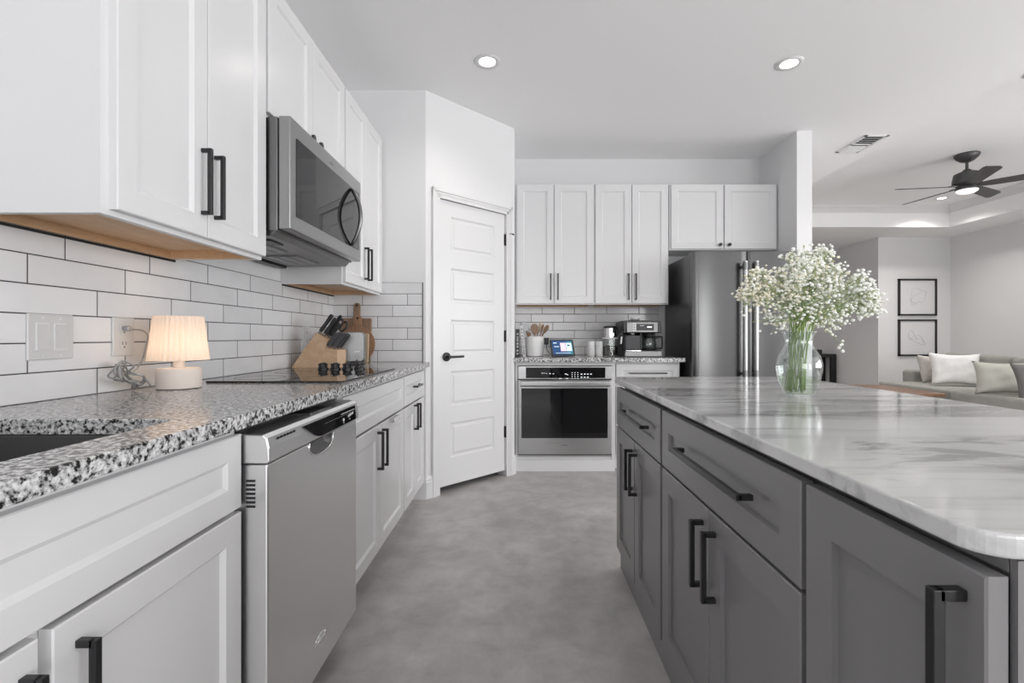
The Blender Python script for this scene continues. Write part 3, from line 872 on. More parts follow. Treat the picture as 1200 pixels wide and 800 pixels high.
# ------------------------------------------------------------------ table lamp
LX, LY = -1.112, 1.560; LZ = 0.9175
lp = thing('table_lamp', 'small lit lamp with pleated shade on the granite by the outlet', 'lamp', (LX, LY, LZ))
MB().lathe([(0.057, 0), (0.0625, 0.003), (0.063, 0.058), (0.059, 0.066), (0.028, 0.068), (0.020, 0.068)], (LX, LY, LZ), 40).build('base', M['lamp_base'], lp, auto=50)
MB().lathe([(0.0165, 0.066), (0.0165, 0.090), (0.011, 0.092), (0.011, 0.108)], (LX, LY, LZ), 24).build('neck', M['lamp_base'], lp, auto=40)
nple = 34
sh = MB(); seg = nple * 4
prof = [(0.0835 - 0.0155 * i / 8 - 0.0012 * math.sin(PI * i / 8), 0.092 + 0.142 * i / 8) for i in range(9)]
def rf(r, z, k): return r + (0.0038 * math.sin(2 * PI * k / 4) + 0.0018 * math.sin(k * 0.37)) * (1.0 if z < 0.2 else 0.75)
sh.lathe(prof, (LX, LY, LZ), seg, close_ends=False, rfn=rf)
sh.build('lamp_shade', M['shade'], lp, smooth=True)
MB().lathe([(0.006, 0.106), (0.022, 0.125), (0.028, 0.145), (0.022, 0.165), (0.006, 0.176)], (LX, LY, LZ), 16).build('bulb', M['bulb'], lp, smooth=True)
pt = bpy.data.lights.new('lamp_light', 'POINT'); pt.energy = 1.15; pt.color = (1.0, 0.86, 0.73); pt.shadow_soft_size = 0.028
po = bpy.data.objects.new('lamp_light', pt); po.location = (LX, LY, LZ + 0.15); COL.objects.link(po)
# cord: plug, run down and a tied bundle, then to the base
def spline(pts, n=8):
    P = [Vector(p) for p in pts]; out = []
    P = [P[0] * 2 - P[1]] + P + [P[-1] * 2 - P[-2]]
    for i in range(1, len(P) - 2):
        for k in range(n):
            t = k / n; a, b, c, d = P[i - 1], P[i], P[i + 1], P[i + 2]
            out.append(0.5 * ((2 * b) + (c - a) * t + (2 * a - 5 * b + 4 * c - d) * t * t + (3 * b - a - 3 * c + d) * t ** 3))
    out.append(P[-2]); return out
cd = thing('lamp_cord', 'coiled clear silver power cord plugged into the outlet beside the lamp', 'cord', (-1.19, 1.47, 0.918))
B(XL + 0.0079, XL + 0.026, 1.487, 1.503, 1.103, 1.119).build('plug', M['cord'], cd, bevel=0.004)
rnd = random.Random(3)
pts = [(-1.215, 1.50, 1.108), (-1.205, 1.53, 1.104), (-1.203, 1.546, 1.085), (-1.212, 1.548, 1.05), (-1.225, 1.545, 1.00), (-1.225, 1.50, 0.97)]
cyc = []
for k in range(5):
    for (y, z) in ((1.428, 1.005), (1.412, 0.985), (1.425, 0.962), (1.455, 0.950), (1.480, 0.935), (1.498, 0.926), (1.505, 0.936), (1.485, 0.955), (1.462, 0.972), (1.445, 0.995)):
        cyc.append((-1.195 + rnd.uniform(-0.022, 0.022), y + rnd.uniform(-0.012, 0.012), max(0.922, z + rnd.uniform(-0.010, 0.010))))
pts += cyc + [(-1.20, 1.475, 0.95), (-1.19, 1.50, 0.935), (-1.180, 1.505, 0.952), (-1.168, 1.518, 0.925)]
MB().tube(spline(pts, 6), 0.0026, 6).build('cable', M['cord'], cd, smooth=True)

# ------------------------------------------------------------------ knife block and knives
KY0, KY1 = 2.560, 2.690
kbk = MB()
kbk.prism([(-1.226, 0.9175), (-1.093, 1.108), (-1.033, 1.070), (-1.047, 1.026), (-0.977, 1.014), (-0.977, 0.9175)], lambda p, q, t: (p, t, q), KY0, KY1)
tag(kbk.build('knife_block', M['wood_block'], bevel=0.0025), 'pale slanted wooden knife block behind the cooktop', 'knife block')
kd = Vector((0.573, 0, 0.819)); kn_ = Vector((0.819, 0, -0.573))
def knife(name, s_, y, L, wd, label, group, out=0.0, m=None):
    base = Vector((-1.093, y, 1.108)) + Vector((0.060, 0, -0.038)) * s_ + kd * out
    root = thing(name, label, 'knife', tuple(base), group)
    def q(a, b): return base + kd * a + kn_ * b
    h = MB()
    h.prism([(0.016, -wd * 0.42), (0.03, -wd / 2), (L * 0.55, -wd * 0.40), (L * 0.9, -wd * 0.5), (L, -wd * 0.35), (L, wd * 0.35), (L * 0.9, wd * 0.55), (L * 0.5, wd * 0.42), (0.03, wd / 2), (0.016, wd * 0.42)],
            lambda a, b, t: tuple(q(a, b) + Vector((0, t, 0))), -0.008, 0.008)
    h.build('handle', M['black_plastic'], root, bevel=0.002)
    bl = MB(); bl.prism([(-0.02, -wd * 0.4), (0.016, -wd * 0.4), (0.016, wd * 0.4), (-0.02, wd * 0.4)], lambda a, b, t: tuple(q(a, b) + Vector((0, t, 0))), -0.0015, 0.0015)
    bl.build('bolster', M['steel_dark'], root)
knife('kitchen_knife', 0.16, 2.580, 0.125, 0.020, 'black-handled knife at the far left of the block', 'knives in the block')
knife('kitchen_knife', 0.42, 2.652, 0.135, 0.019, 'black-handled knife second from the left, reaching highest from the block', 'knives in the block')
knife('kitchen_knife', 0.50, 2.590, 0.118, 0.022, 'thick black-handled knife in the middle of the block', 'knives in the block')
knife('kitchen_knife', 0.80, 2.620, 0.100, 0.024, 'broad dark knife handle next to the scissors', 'knives in the block')
# scissors
sc = thing('kitchen_scissors', 'black-looped kitchen scissors standing in the knife block', 'scissors', (-1.04, 2.665, 1.08))
s1 = MB(); base = Vector((-1.052, 2.660, 1.085))
for off, tilt in ((0.030, 0.012), (0.040, 0.034)):
    ring = []
    for k in range(20):
        a = 2 * PI * k / 20
        ring.append(base + kd * (0.085 + 0.030 * math.cos(a)) + kn_ * (tilt - 0.012 + 0.014 * math.sin(a)) + Vector((0, 0.012 if tilt > 0.02 else 0, 0)))
    s1.tube(ring, 0.0045, 8, closed=True)
s1.build('finger_loops', M['black_plastic'], sc, smooth=True)
s2 = MB(); s2.tube([base, base + kd * 0.058 + kn_ * 0.004], 0.006, 8); s2.build('blades', M['chrome'], sc)
# six steak knives in two rows in the lower step
for r_ in range(2):
    for k in range(3):
        y = 2.583 + k * 0.042; b0 = Vector((-1.036 + 0.030 * r_, y, 1.030 - 0.004 * r_))
        root = thing('steak_knife', 'dark steak knife handle in the lower front step of the knife block', 'knife', tuple(b0), 'steak knives in the block')
        h = MB(); w2 = 0.0125
        h.prism([(0.006, -w2), (0.075, -w2), (0.085, -w2 * 1.1), (0.092, -w2 * 0.7), (0.092, w2 * 0.9), (0.08, w2 * 1.1), (0.006, w2)],
                lambda a, b, t: tuple(b0 + kd * a + kn_ * b + Vector((0, t, 0))), -0.007, 0.007)
        h.build('handle', M['dark_gray_plastic'], root, bevel=0.0025)
        l = MB(); l.prism([(0.000, -w2 * 0.7), (0.006, -w2 * 0.7), (0.006, w2 * 0.7), (0.000, w2 * 0.7)], lambda a, b, t: tuple(b0 + kd * a + kn_ * b + Vector((0, t, 0))), -0.001, 0.001)
        l.build('blade', M['steel_dark'], root)

# ------------------------------------------------------------------ toaster seen end-on
to = thing('toaster', 'brushed steel toaster standing end-on right of the knife block', 'toaster', (-0.955, 2.94, 0.9175))
TX0, TX1, TY0, TY1 = -1.051, -0.915, 2.790, 2.990
tbm = MB()
tbm.prism(rounded(0.136, 0.175, 0.022, 5, (TX0 + TX1) / 2, 0.9175 + 0.108), lambda p, q, t: (p, t, q), TY0 + 0.012, TY1)
tbm.build('body', M['toaster'], to, auto=40)
te = MB(); te.prism(rounded(0.132, 0.172, 0.020, 5, (TX0 + TX1) / 2, 0.9175 + 0.108), lambda p, q, t: (p, t, q), TY0, TY0 + 0.014)
te.build('end_panel', M['toaster'], to, auto=40, bevel=0.003)
B(TX0 + 0.004, TX1 - 0.004, TY0 + 0.006, TY1 - 0.006, 0.9175, 0.940).build('base', M['black_plastic'], to, bevel=0.003)
lv = MB(); lv.box(-0.975, -0.927, TY0 - 0.024, TY0 + 0.002, 0.934, 0.944); lv.box(-0.955, -0.947, TY0 - 0.012, TY0 + 0.002, 0.930, 0.952)
lv.build('crumb_tray_pull', M['black_plastic'], to, bevel=0.002)
ts = MB(); ts.box(-0.965, -0.935, TY0 - 0.0008, TY0 + 0.0002, 0.996, 1.000)
for k in range(5): ts.box(-0.965 + k * 0.007, -0.961 + k * 0.007, TY0 - 0.0008, TY0 + 0.0002, 1.001, 1.004)
ts.build('badge', M['plastic_white'], to)
ti = MB()
ti.lathe([(0.010, 0), (0.0115, 0), (0.0115, 0.0008), (0.010, 0.0008)], (-0.951, TY0, 0.972), 20, M4=Matrix.Rotation(PI / 2, 4, 'X'), close_ends=False)
ti.build('dial_mark', M['dark_gray_plastic'], to)
sl = MB()
for x in (-1.012, -0.968): sl.box(x - 0.009, x + 0.013, TY0 + 0.04, TY1 - 0.03, 1.1125, 1.1145)
sl.build('bread_slots', M['groove'], to)
to.location = (-0.983, 2.79, 0.9175)
for _c in to.children: _c.matrix_parent_inverse = Matrix.Translation((0.983, -2.79, -0.9175))
to.rotation_euler = (0, 0, 0.25)

# ------------------------------------------------------------------ cutting boards leaning on the end wall
def lean(x, y0, z0, ang):
    """matrix: local x -> x, local z up the board, leaning back (towards +y)"""
    return Matrix.Translation((x, y0, z0)) @ Matrix.Rotation(-ang, 4, 'X')
def board(name, label, outline, m, x, y0, ang, th, hole=None, group='cutting boards by the end wall'):
    T = lean(x, y0, 0.9178, ang); mb = MB()
    mb.prism(outline, lambda p, q, t: tuple(T @ Vector((p, t, q))), 0, th)
    o = mb.build(name, m, bevel=0.002)
    if hole:
        hm = MB(); hm.tube([T @ Vector((hole[0], -0.0008, hole[1])), T @ Vector((hole[0], 0.002, hole[1]))], 0.0075, 14)
        h = hm.build('hanging_hole', M['groove'], None)
        w = h.matrix_basis.copy(); h.parent = o; h.matrix_parent_inverse = Matrix.Translation(o.location).inverted()
    tag(o, label, 'cutting board', group)
    return o
hw = 0.088
ol = [(-0.20 / 2, 0), (0.100, 0), (0.100, 0.285), (0.093, 0.292), (0.030, 0.292), (0.022, 0.30), (0.021, 0.37)]
ol += [(0.021 * math.cos(a), 0.375 + 0.021 * math.sin(a)) for a in [PI * k / 8 for k in range(9)]]
ol += [(-0.021, 0.37), (-0.022, 0.30), (-0.030, 0.292), (-0.093, 0.292), (-0.100, 0.285)]
board('cutting_board', 'rectangular wooden board with straight handle, rearmost and tallest of the leaning boards', ol, M['wood_acacia'], -1.082, 3.135, 0.10, 0.016, (0.0, 0.377))
rb = []
for k in range(33):
    a = math.radians(-90 + 360 * k / 32)
    if -90 + 360 * k / 32 > 68 and -90 + 360 * k / 32 < 112: continue
    rb.append((0.118 * math.cos(a), 0.118 + 0.118 * math.sin(a)))
i_top = next(i for i, p in enumerate(rb) if p[0] < 0.045 and p[1] > 0.15)
hd = [(0.026, 0.245), (0.024, 0.285)] + [(0.024 * math.cos(a), 0.290 + 0.024 * math.sin(a)) for a in [PI * k / 8 for k in range(9)]] + [(-0.024, 0.285), (-0.026, 0.245)]
rb = rb[:i_top] + hd + rb[i_top:]
board('cutting_board', 'round walnut paddle board leaning behind the steel toaster', rb, M['wood_walnut'], -1.060, 3.095, 0.10, 0.014, (0.0, 0.290))
board('cutting_board', 'small pale board, frontmost of the leaning boards, mostly hidden by the toaster', [(-0.100, 0), (0.090, 0), (0.095, 0.005), (0.095, 0.183), (0.090, 0.190), (-0.100, 0.190)], M['wood_light'], -1.068, 3.060, 0.10, 0.016)

# ------------------------------------------------------------------ back run: oven cabinet, drawer cabinet, worktop
FBk = Frame((0, 3.88, 0), (1, 0, 0), (0, -1, 0))
oc = thing('oven_cabinet', 'white cabinet built around the wall oven, beside the pantry door', 'cabinet', (0.36, 4.15, 0))
oc_b = MB()
oc_b.fbox(FBk, -0.036, -0.0155, 0.0, 0.885, -0.55, 0.02); oc_b.fbox(FBk, 0.743, 0.770, 0.0, 0.885, -0.55, 0.02)
oc_b.fbox(FBk, -0.0155, 0.743, 0.852, 0.885, -0.55, 0.02); oc_b.fbox(FBk, -0.0155, 0.743, 0.0, 0.118, -0.55, 0.014)
oc_b.fbox(FBk, -0.0155, 0.743, 0.118, 0.852, -0.55, -0.54)
oc_b.build('body', WC, oc, bevel=0.001)
FB(FBk, -0.036, 0.770, 0.0, 0.092, 0.0142, 0.026).build('base_trim', WC, oc, bevel=0.002)
ov = thing('wall_oven', 'stainless steel built-in oven with black glass door beneath the back worktop', 'oven', (0.36, 4.1, 0.118))
FB(FBk, -0.010, 0.738, 0.122, 0.848, -0.50, 0.0205).build('body', M['dark_gray_plastic'], ov)
cpn = FB(FBk, -0.0125, 0.740, 0.745, 0.848, 0.0205, 0.030).build('control_panel', M['steel_oven'], ov, bevel=0.002)
FB(FBk, 0.050, 0.690, 0.752, 0.838, 0.0300, 0.0325).build('control_glass', M['black_glass'], ov, bevel=0.0008)
for (px, py, w_, h_) in [(635.5, 437.0, 1.5, .5), (638, 437, 1, .5), (640.5, 437.4, .8, .6), (644.5, 437.6, 1.2, .9), (648.5, 437.8, 1.4, .6), (663, 438, 1.6, .9), (665, 438.8, 1, .8), (656.5, 443.4, 2.2, .8), (664.5, 443.4, 2.2, .8)]:
    x = (px - CX) * 3.848 / FPX; z = H - (py - CY) * 3.848 / FPX
    FB(FBk, x - w_ * 0.0045, x + w_ * 0.0045, z - h_ * 0.0035, z + h_ * 0.0035, 0.0322, 0.0330).build('touch_key', M['display_white'], ov)
for i in range(3):
    for j in range(4):
        x = (670.5 + 3.3 * i - CX) * 3.848 / FPX; z = H - (436.5 + 2.3 * j - CY) * 3.848 / FPX
        FB(FBk, x - 0.0035, x + 0.0035, z - 0.0025, z + 0.0025, 0.0322, 0.0330).build('touch_key', M['display_white'], ov)
for i in range(7):
    x = (681.5 + 3.7 * (i % 4) - CX) * 3.848 / FPX; z = H - ((438.2 if i < 4 else 441.8) - CY) * 3.848 / FPX
    FB(FBk, x - 0.0065, x + 0.0065, z - 0.0035, z + 0.0035, 0.0322, 0.0330).build('touch_key', M['display_white'], ov)
FB(FBk, -0.0125, 0.740, 0.7385, 0.7455, 0.0205, 0.0255).build('gap', M['groove'], ov)
od = MB()
od.fbox(FBk, -0.0125, 0.740, 0.140, 0.738, 0.0215, 0.045)
odr = od.build('door', M['steel_oven'], ov, bevel=0.003)
FB(FBk, 0.014, 0.706, 0.272, 0.672, 0.0450, 0.0468).build('door_glass', M['black_glass'], odr)
hn = MB()
hn.prism([(0.0, 0.708), (0.034, 0.716), (0.040, 0.724), (0.038, 0.732), (0.0, 0.736)][:5], lambda p, q, t: tuple(FBk.P(t, q, 0.045 + p)), 0.008, 0.718)
hn.prism([(0.020, 0.688), (0.034, 0.686), (0.042, 0.700), (0.042, 0.722), (0.030, 0.732), (0.022, 0.724)], lambda p, q, t: tuple(FBk.P(t, q, 0.045 + p)), 0.006, 0.720)
hn.build('handle', M['steel_oven'], odr, bevel=0.002)
FB(FBk, 0.335, 0.385, 0.212, 0.218, 0.0450, 0.0462).build('emblem', M['steel_dark'], odr)
FB(FBk, -0.0125, 0.740, 0.122, 0.132, 0.0205, 0.030).build('bottom_trim', M['steel_oven'], ov, bevel=0.001)
dcab = base_cab('drawer_cabinet', 'white drawer cabinet between the wall oven and the refrigerator', FBk, 0.772, 1.298,
    [(0.780, 1.288, DB, DT, 1.24, 0.58, 0.16)], [(0.780, 1.288, 0.700, 0.866, 1.034, 0.792, 0.30, 'drawer')], 0.54, WC)
cb = MB()
poly = [(-0.057, 3.775), (-0.050, 3.770), (1.306, 3.770), (1.310, 3.774), (1.310, YB - 0.001), (-0.040, YB - 0.001), (-0.040, 3.792)]
cb.prism(poly, lambda p, q, t: (p, q, t), 0.885, 0.917)
tag(cb.build('countertop', M['granite'], bevel=0.003), 'short speckled granite worktop above the wall oven', 'countertop')

# back wall cabinets
FBu = Frame((0, 4.13, 0), (1, 0, 0), (0, -1, 0))
wall_cab('wall_cabinet', 'white two-door wall cabinet left above the oven, next to the pantry', FBu, -0.037, 0.643, 1.363, 2.402, 0.306,
    [(-0.024, 0.292, 1.372, 2.395, 0.266, 1.515, 0.225), (0.298, 0.637, 1.372, 2.395, 0.328, 1.515, 0.225)])
wall_cab('wall_cabinet', 'white two-door wall cabinet above the coffee maker', FBu, 0.644, 1.285, 1.363, 2.402, 0.306,
    [(0.653, 0.961, 1.372, 2.395, 0.934, 1.515, 0.225), (0.967, 1.276, 1.372, 2.395, 0.998, 1.515, 0.225)])
wall_cab('wall_cabinet', 'white cabinet with two round black knobs over the refrigerator', FBu, 1.290, 2.222, 1.832, 2.402, 0.306,
    [(1.304, 1.752, 1.841, 2.395, 1.721, 1.875, 0), (1.763, 2.212, 1.841, 2.395, 1.799, 1.875, 0)], under=False, knob=True)

# ------------------------------------------------------------------ refrigerator
fr = thing('refrigerator', 'stainless steel french door refrigerator in the back corner', 'refrigerator', (1.77, 4.05, 0))
B(1.345, 2.195, 3.780, 4.42, 0.02, 1.735).build('cabinet_body', M['fridge_side'], fr, bevel=0.004)
B(1.352, 2.188, 3.765, 3.782, 0.05, 1.728).build('gasket', M['black_plastic'], fr)
def fdoor(x0, x1, z0, z1, name, bow=0.012, n=16):
    mb = MB(); pts = []
    for i in range(n + 1):
        t = i / n; x = x0 + (x1 - x0) * t
        e = 1 - (2 * t - 1) ** 2
        edge = min(1.0, min(t, 1 - t) / 0.03)
        pts.append((x, 3.712 - bow * e + 0.012 * (1 - math.sin(edge * PI / 2))))
    pts += [(x1, 3.765), (x0, 3.765)]
    mb.prism(pts, lambda p, q, t: (p, q, t), z0, z1)
    return mb.build(name, M['steel_fridge'], fr, auto=30)
XM = 1.7715
fdoor(1.341, XM - 0.003, 0.69, 1.748, 'door'); fdoor(XM + 0.003, 2.200, 0.69, 1.748, 'door')
fdoor(1.341, 2.200, 0.06, 0.682, 'freezer_drawer', 0.014)
for hx in (XM - 0.045, XM + 0.040):
    h = MB()
    h.tube([(hx, 3.655, 0.76), (hx, 3.655, 1.665)], 0.0165, 20)
    hh = h.build('handle', M['steel_oven'], fr, auto=40)
    for z in (0.80, 1.625):
        c = MB()
        c.tube([(hx, 3.655, z - 0.030), (hx, 3.655, z + 0.030)], 0.0178, 20)
        c.tube([(hx, 3.655, z), (hx, 3.708, z)], 0.012, 12)
        c.build('bracket', M['steel_dark'], hh, auto=40)
h = MB(); h.tube([(1.45, 3.650, 0.60), (2.09, 3.650, 0.60)], 0.0165, 16)
for x in (1.49, 2.05): h.tube([(x, 3.65, 0.60), (x, 3.705, 0.60)], 0.012, 12)
h.build('handle', M['steel_oven'], fr, auto=40)
hc = MB(); hc.box(1.350, 1.42, 3.72, 3.86, 1.7355, 1.752); hc.box(2.12, 2.19, 3.72, 3.86, 1.7355, 1.752)
hc.build('hinge_cover', M['dark_gray_plastic'], fr, bevel=0.004)

# ------------------------------------------------------------------ island
FI = Frame((0.475, 0, 0), (0, 1, 0), (-1, 0, 0))
it = MB()
ix0, ix1, iy0, iy1 = 0.4455, 1.305, 0.457, 2.272
it.prism(rounded(ix1 - ix0, iy1 - iy0, 0.038, 8, (ix0 + ix1) / 2, (iy0 + iy1) / 2), lambda p, q, t: (p, q, t), 0.8705, 0.895)
tag(it.build('island_countertop', M['marble'], bevel=0.004, seg=3), 'white and grey veined marble top of the kitchen island', 'countertop')
def island_cab(label, u0, u1, doors, drawers, m=IG):
    root = thing('island_cabinet', label, 'cabinet', tuple(FI.P((u0 + u1) / 2, 0, -0.3)))
    b = MB()
    b.fbox(FI, u0 + 0.001, u1 - 0.001, 0.099, 0.868, -0.55, -0.020)
    b.fbox(FI, u0, u1, 0.0, 0.098, -0.55, 0.0)
    b.fbox(FI, u0 + 0.001, u1 - 0.001, 0.853, 0.868, -0.020, -0.006)
    b.build('body', m, root)
    for (a, c, z0, z1, hu, hz, hl) in doors:
        d = panel_door(FI, a, c, z0, z1, -0.0015, 0.0215, 0.064, 0.0095, 0.0015, 'door', m, root)
        bar_handle(FI, hu, hz, hl, True, 0.02, d, s=0.012, out=0.034)
    for (a, c, z0, z1, hu, hz, hl) in drawers:
        d = panel_door(FI, a, c, z0, z1, -0.0015, 0.0215, 0.064, 0.0095, 0.0015, 'drawer', m, root, railz=0.062)
        bar_handle(FI, hu, hz, hl, False, 0.02, d, s=0.012, out=0.034)
    return root
island_cab('dark grey island cabinet nearest the oven, with a short drawer', 1.537, 2.250,
    [(1.549, 1.893, 0.102, 0.668, 1.860, 0.548, 0.165), (1.899, 2.243, 0.102, 0.668, 1.932, 0.548, 0.165)], [(1.549, 2.243, 0.674, 0.851, 1.868, 0.766, 0.375)])
island_cab('dark grey middle island cabinet with a wide drawer and two doors', 0.768, 1.5365,
    [(0.775, 1.148, 0.102, 0.668, 1.113, 0.548, 0.165), (1.152, 1.527, 0.102, 0.668, 1.187, 0.548, 0.165)], [(0.775, 1.527, 0.675, 0.851, 1.130, 0.771, 0.400)])
island_cab('dark grey full-height island door cabinet at the near corner', 0.470, 0.7675,
    [(0.466, 0.761, 0.102, 0.851, 0.491, 0.735, 0.185)], [])
ep = MB(); ep.box(0.482, 1.03, 0.462, 0.4695, 0.0, 0.868)
tag(ep.build('island_end_panel', IG), 'plain grey end panel closing the near end of the island', 'panel')
bk = B(1.0255, 1.045, 0.4700, 2.250, 0.0, 0.868).build('island_back_panel', IG)
tag(bk, 'grey back panel of the island facing the sofa', 'panel')

# ------------------------------------------------------------------ things on the back worktop
ZB = 0.9175
def book(label, x, th, h, lean_x, m, pm, y0=3.99, dp=0.17):
    root = thing('book', label, 'book', (x, y0, ZB), 'books beside the utensil crock')
    c = math.cos(lean_x); s_ = math.sin(lean_x)
    def P(a, b, t): return (x + a * c - b * s_, t, ZB + a * s_ * 0 + b * c + 0.0005)
    MB().prism([(0, 0), (th, 0), (th, h), (0, h)], P, y0, y0 + dp).build('cover', m, root, bevel=0.0015)
    k = MB(); rr = random.Random(int(x * 1000))
    z = 0.02
    while z < h - 0.03:
        L = rr.uniform(0.006, 0.016)
        k.prism([(th * 0.3, z), (th * 0.7, z), (th * 0.7, z + L), (th * 0.3, z + L)], P, y0 - 0.0006, y0); z += L + rr.uniform(0.004, 0.02)
    k.build('spine_lettering', pm, root)
book('dark-spined book standing against the pantry wall', -0.034, 0.032, 0.232, 0.0, M['book_dark'], M['book_white'])
book('white-spined book leaning on the dark book', 0.028, 0.024, 0.262, 0.105, M['book_white'], M['book_dark'])
cr = MB(); CXk, CYk = 0.135, 4.13
cr.lathe([(0.070, 0), (0.075, 0.004), (0.0755, 0.166), (0.0735, 0.170), (0.070, 0.168), (0.0695, 0.010), (0.0, 0.010)][:-1], (CXk, CYk, ZB), 40)
tag(cr.build('utensil_crock', M['ceramic'], auto=40), 'tall white ceramic crock full of wooden utensils', 'crock')
def utensil(name, label, bx, tx, ty, tz, head, m, cat='utensil', yb=0.0):
    a = Vector((CXk + bx, CYk + yb, ZB + 0.012)); b = Vector((tx, ty, tz)); d = (b - a).normalized()
    root = thing(name, label, cat, tuple(a), 'utensils in the crock')
    MB().tube([a, a + (b - a) * 0.6, b - d * 0.03], [0.005, 0.0045, 0.006], 10).build('handle', m, root, smooth=True)
    side = Vector((d.z, 0, -d.x)).normalized()
    n = side.cross(d)
    hb = MB(); L, W, T = head
    pts = []
    for k in range(20):
        t = 2 * PI * k / 20; w = W * (0.85 + 0.15 * math.cos(t))
        pts.append((L * math.cos(t), w * math.sin(t)))
    hb.prism(pts, lambda p, q, t: tuple(b + d * p + side * q + n * t), -T / 2, T / 2)
    hb.build('head', m, root, bevel=0.0015)
utensil('spatula', 'pale grey round-headed spatula leaning out left of the crock', -0.01, 0.048, 4.17, 1.168, (0.052, 0.034, 0.005), M['filter'], yb=0.03)
utensil('slotted_turner', 'broad brown wooden turner in the middle of the crock', 0.0, 0.128, 4.12, 1.150, (0.048, 0.038, 0.008), M['wood_acacia'])
utensil('wooden_spoon', 'pale slim wooden spoon, the tallest in the crock', -0.02, 0.172, 4.16, 1.175, (0.040, 0.012, 0.008), M['wood_light'], yb=0.02)
utensil('wooden_spoon', 'dark brown wooden spoon leaning out right of the crock', -0.03, 0.225, 4.10, 1.150, (0.040, 0.021, 0.010), M['wood_spoon'], yb=-0.01)
utensil('wooden_spoon', 'short dark wooden spoon just right of the pale spoon', 0.0, 0.196, 4.14, 1.165, (0.032, 0.015, 0.009), M['wood_walnut'], yb=0.0)
utensil('measuring_scoop', 'small dark scoop low at the left rim of the crock', 0.0, 0.078, 4.09, 1.105, (0.020, 0.022, 0.012), M['wood_spoon'], yb=-0.02)

# smart display
yaw = math.radians(20); ln = math.radians(20)
TB = Matrix.Translation((0.372, 4.02, ZB + 0.001)) @ Matrix.Rotation(yaw, 4, 'Z') @ Matrix.Rotation(-ln, 4, 'X')
tbl = thing('smart_display', 'small tablet with pink and blue screen on the back worktop', 'tablet', (0.372, 4.04, ZB))
def tbox(mb, pts, y0, y1): return mb.prism(pts, lambda p, q, t: tuple(TB @ Vector((p, t, q))), y0, y1)
tbox(MB(), rounded(0.215, 0.150, 0.008, 4, 0, 0.078), 0.0, 0.010).build('case', M['black_plastic'], tbl, bevel=0.001)
scm = MB(); scm.prism(rounded(0.188, 0.122, 0.002, 2, 0, 0), lambda p, q, t: (p, t, q), -0.0008, 0.0)
so = scm.build('screen', M['screen'], None)
so.data.transform(Matrix.Translation(so.location)); so.parent = tbl
so.matrix_parent_inverse = Matrix.Translation((-0.372, -4.04, -ZB)); so.matrix_basis = TB @ Matrix.Translation((0, 0, 0.080))
for (nm, mm, x0, x1, z0, z1) in (('tile_card', 'screen_pink', -0.018, 0.030, 0.048, 0.122), ('tile_card', 'screen_cyan', 0.034, 0.086, 0.048, 0.122)):
    tbox(MB(), [(x0, z0), (x1, z0), (x1, z1), (x0, z1)], -0.0014, -0.0009).build(nm, M[mm], tbl)
tx = MB()
for (x0, x1, z0, z1) in ((-0.082, -0.050, 0.118, 0.124), (-0.078, -0.032, 0.086, 0.091), (-0.070, 0.07, 0.030, 0.033)):
    tbox(tx, [(x0, z0), (x1, z0), (x1, z1), (x0, z1)], -0.0014, -0.0009)
tx.build('screen_text', M['screen_text'], tbl)
tk = MB(); tbox(tk, [(0.044, 0.100), (0.050, 0.100), (0.050, 0.108), (0.070, 0.104), (0.070, 0.094), (0.044, 0.094)], -0.0018, -0.0013); tk.build('card_picture', M['book_dark'], tbl)
st = MB(); st.prism([(0.012, 0.0), (0.080, 0.0), (0.030, 0.10)], lambda p, q, t: tuple(Matrix.Translation((0.372, 4.02, ZB + 0.0005)) @ Matrix.Rotation(yaw, 4, 'Z') @ Vector((t, p + 0.004, q * 0.9))), -0.05, 0.05)
st.build('stand', M['dark_gray_plastic'], tbl)
pg = thing('charger', 'black plug-in charger and cable left of the tablet', 'charger', (0.243, 4.41, 1.05))
B(0.225, 0.268, 4.392, 4.4317, 1.015, 1.075).build('plug_block', M['black_plastic'], pg, bevel=0.004)
MB().tube(spline([(0.245, 4.39, 1.02), (0.250, 4.36, 0.97), (0.275, 4.30, 0.935), (0.320, 4.20, 0.9215), (0.36, 4.12, 0.9215)], 6), 0.0028, 6).build('cable', M['black_plastic'], pg, smooth=True)

# two speckled white tumblers
def tumbler(label, x, y):
    root = thing('tumbler', label, 'cup', (x, y, ZB), 'speckled white tumblers')
    MB().lathe([(0.028, 0), (0.031, 0.004), (0.0335, 0.128), (0.0315, 0.128), (0.029, 0.010)], (x, y, ZB), 32).build('body', M['ceramic'], root, auto=40)
    k = MB(); rr = random.Random(int(x * 999))
    for i in range(46):
        a = rr.uniform(0, 2 * PI); z = rr.uniform(0.01, 0.12); r = 0.031 + 0.0025 * z / 0.128 + 0.0002
        c = Vector((x + r * math.cos(a), y + r * math.sin(a), ZB + z)); n = Vector((math.cos(a), math.sin(a), 0))
        k.tube([c - n * 0.001, c + n * 0.0006], rr.uniform(0.0012, 0.0026), 6)
    k.build('speckles', M['dark_gray_plastic'], root)
tumbler('left one of two speckled white tumblers beside the glass canister', 0.612, 4.10)
tumbler('right one of two speckled white tumblers beside the glass canister', 0.682, 4.11)

